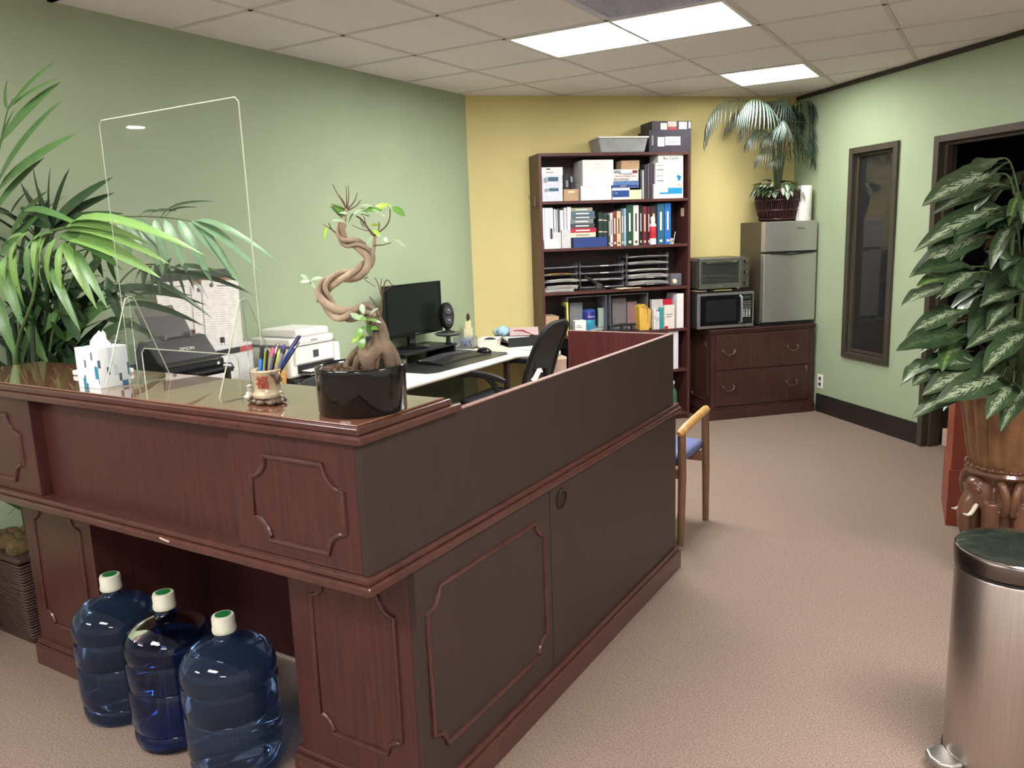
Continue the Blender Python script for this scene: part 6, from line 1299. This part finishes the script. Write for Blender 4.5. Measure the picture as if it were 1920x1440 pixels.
for k in range(3):
    a = math.radians(218) + k * 2 * PI / 3
    m = MB()
    m.ball((.105, 0, .395), .072, 18, 12, (1, .9, 1.1)); m.ball((.125, 0, .43), .05, 16, 10, (1, 1, .8))
    m.tube(smooth_path([(.15, 0, .38), (.178, 0, .33), (.18, 0, .26), (.165, 0, .19), (.175, 0, .14), (.20, 0, .13), (.21, 0, .155)], 4), lerp_list([.036, .031, .026, .021, .017, .013, .011], 25), 12)
    for s_ in (-1, 1):
        m.tube(smooth_path([(.09, s_ * .06, .45), (.10, s_ * .11, .455), (.095, s_ * .135, .40), (.085, s_ * .12, .33), (.08, s_ * .07, .32)], 4), lerp_list([.012, .018, .018, .014, .01], 17), 8)
        m.ball((.085, s_ * .09, .395), .05, 14, 10, (.28, .9, 1.2)); m.ball((.155, s_ * .045, .415), .011, 8, 6)
        m.tube(smooth_path([(.09, s_ * .05, .36), (.10, s_ * .055, .2), (.105, s_ * .055, .03)], 4), lerp_list([.042, .034, .04], 9), 12)
    o = obj('elephant_head', m, CW2, ep, rz=a, smooth='all'); rm = o.modifiers.new('fuse', 'REMESH'); rm.mode = 'VOXEL'; rm.voxel_size = .0055; rm.use_smooth_shade = True
    for s_ in (-1, 1): obj('tusk', MB().tube(smooth_path([(.15, s_ * .03, .35), (.185, s_ * .04, .31), (.215, s_ * .038, .315)], 3), [.010, .010, .009, .008, .006, .004, .002], 8), mat('ivory white tusk', (214, 204, 186), .3), o, smooth=True)
obj('soil', MB().lathe([(.0, .785), (.165, .783)], 32, cap=False), SOIL, ep)
# the plant
DLm = [leafmat('large leaf with cream feathering', (48, 66, 42), (138, 150, 122), .5, .32, .3), leafmat('large dark green leaf', (36, 54, 34), (66, 86, 56), .42, .3, .25), leafmat('large leaf with lime midrib', (46, 72, 32), (112, 134, 72), .45, .35, .35)]
bigf = lambda t: .19 * (math.sin(PI * min(1, t ** .8 * .97 + .03)) ** .75) * (1 if t < .85 else 1)
DL = []
for mm in DLm:
    for bend in (.30, .55):
        me = leafmesh('leaf', bigf, 12, bend, .22, .14, 2); me.materials.append(mm); DL.append(me)
gp = thing('leafy_plant', 'large leafy plant with cream-feathered leaves growing from the elephant planter', 'houseplant', (ECx, ECy, .79))
CN = mat('cane stem', (70, 84, 50), .6)
rp_ = random.Random(21)
def bigleaf(pos, d, L_, k, up=None):
    w = pos + Vector((ECx, ECy, .79)); tip = w + d.normalized() * L_
    if (tip.x + tip.y) / R2 > RU - .03 or (w.x + w.y) / R2 > RU - .05: return
    leaf(DL[k], gp, pos, d, up or (Vector((0, 0, 1)) - AF * .6 + AX * rp_.uniform(-.9, .9)), L_, 1.0)
for k in range(7):
    a = 2 * PI * k / 7; obj('cane', MB().tube([(.04 * math.cos(a), .04 * math.sin(a), -.01), (.06 * math.cos(a + .3), .06 * math.sin(a + .3), .45), (.07 * math.cos(a + .5), .07 * math.sin(a + .5), .55 + .08 * k)], [.011, .009, .006], 8), CN, gp, smooth=True)
GLo = -Vector((ECx, ECy, .79))
def gl(px, py, dd=0): return atD(px, py, (Vector((ECx, ECy, 1.2)) - CAM).dot(AF) + dd) + GLo
# leaves read from the photograph: start, tip, depth offsets, kind
LF = [(1869, 297, 1820, 345, -.05, 2), (1868, 325, 1772, 386, -.15, 0), (1890, 348, 1805, 372, -.05, 1), (1895, 395, 1778, 432, -.1, 1), (1835, 415, 1800, 455, -.1, 2), (1925, 405, 1862, 420, -.1, 3), (1838, 445, 1764, 494, -.1, 1), (1822, 500, 1742, 520, -.15, 2), (1826, 510, 1785, 558, -.2, 0),
      (1800, 525, 1738, 538, -.15, 4), (1792, 540, 1708, 572, -.15, 0), (1850, 470, 1890, 500, -.1, 0), (1800, 585, 1742, 612, -.15, 1), (1806, 580, 1745, 640, -.1, 4), (1808, 628, 1718, 665, -.2, 2), (1810, 632, 1755, 655, -.18, 4), (1790, 645, 1770, 690, -.2, 4), (1756, 678, 1702, 712, -.2, 0), (1836, 680, 1770, 700, -.22, 0), (1838, 686, 1766, 745, -.25, 0),
      (1880, 706, 1795, 765, -.3, 0), (1835, 715, 1762, 760, -.25, 1), (1905, 570, 1860, 590, -.15, 1), (1915, 545, 1858, 575, -.15, 0), (1918, 605, 1856, 630, -.18, 1), (1925, 625, 1860, 690, -.28, 0), (1872, 712, 1925, 740, -.32, 4), (1900, 720, 1865, 780, -.34, 0), (1925, 730, 1888, 775, -.3, 1), (1772, 670, 1738, 725, -.2, 0), (1860, 500, 1905, 545, -.1, 2), (1900, 450, 1880, 520, -.05, 3), (1850, 560, 1835, 610, -.1, 3), (1920, 480, 1880, 530, -.1, 3), (1850, 610, 1800, 640, -.1, 3), (1900, 660, 1840, 700, -.2, 2)]
for (x0, y0, x1, y1, dd, k) in LF:
    p0_ = gl(x0, y0, dd + .06); p1_ = gl(x1, y1, dd - .06); d = p1_ - p0_; d2 = d + Vector((0, 0, .3 * d.length)); bigleaf(p0_, d2, d.length * 1.12, k)
    inner = Vector((p0_.x * .2, p0_.y * .2, max(.05, p0_.z - .18))); mid = (inner + p0_) / 2 + Vector((0, 0, .07))
    obj('petiole', MB().tube(smooth_path([inner, mid, p0_], 4), lerp_list([.005, .0025], 9), 6), CN, gp, smooth='all')
for k in range(120):
    h_ = rp_.random() ** .8; z_ = .04 + h_ * .98; a = rp_.uniform(0, 2 * PI); rr = (.10 + .16 * (1 - h_)) * rp_.uniform(.5, 1)
    pos = Vector((rr * math.cos(a), rr * math.sin(a), z_)); d = Vector((math.cos(a), math.sin(a), rp_.uniform(-.6, .35)))
    bigleaf(pos, d, rp_.uniform(.15, .24) * (1 - .25 * h_), rp_.choice((1, 3, 3, 2, 0, 5, 1, 3)), Vector((0, 0, 1)))
# step bin
SBx, SBy = 3.712, -.262
sb = thing('step_bin', 'brushed stainless steel pedal bin with a dark glossy lid at the right edge', 'pedal bin', (SBx, SBy, 0), math.radians(215))
obj('body', MB().lathe([(.140, .028), (.146, .032), (.149, .60), (.147, .604)], 64), mat('bin brushed steel', (190, 180, 172), .34, metal=1, var=.06, scale=9, stretch=(40, 40, .6)), sb, smooth=True)
obj('base_ring', MB().lathe([(.144, 0), (.151, .006), (.151, .03), (.146, .034)], 48), BLK, sb, smooth=True)
obj('collar', MB().lathe([(.147, .604), (.150, .607), (.150, .612), (.146, .615)], 64), BLK, sb, smooth=True)
obj('lid_band', MB().lathe([(.148, .614), (.152, .618), (.153, .655), (.150, .663), (.146, .666)], 64), mat('bin lid band', (112, 104, 98), .3, metal=1, var=.05), sb, smooth=True)
obj('lid', MB().lathe([(.148, .664), (.1475, .669), (.13, .673), (.07, .678), (.0, .680)], 64, cap=False), mat('dark glossy lid', (34, 40, 36), .14, coat=.5), sb, smooth=True)
obj('rim_ring', MB().lathe([(.149, .661), (.152, .664), (.149, .667)], 64), CHROME, sb, smooth=True)
pd = obj('pedal', MB().prism([(.14, -.05), (.175, -.052), (.205, -.035), (.215, 0), (.205, .035), (.175, .052), (.14, .05)], .022, .044), STEEL, sb, bevel=.008, seg=3)
obj('pedal_arm', B(.10, -.02, .008, .16, .02, .022), BLK, sb)
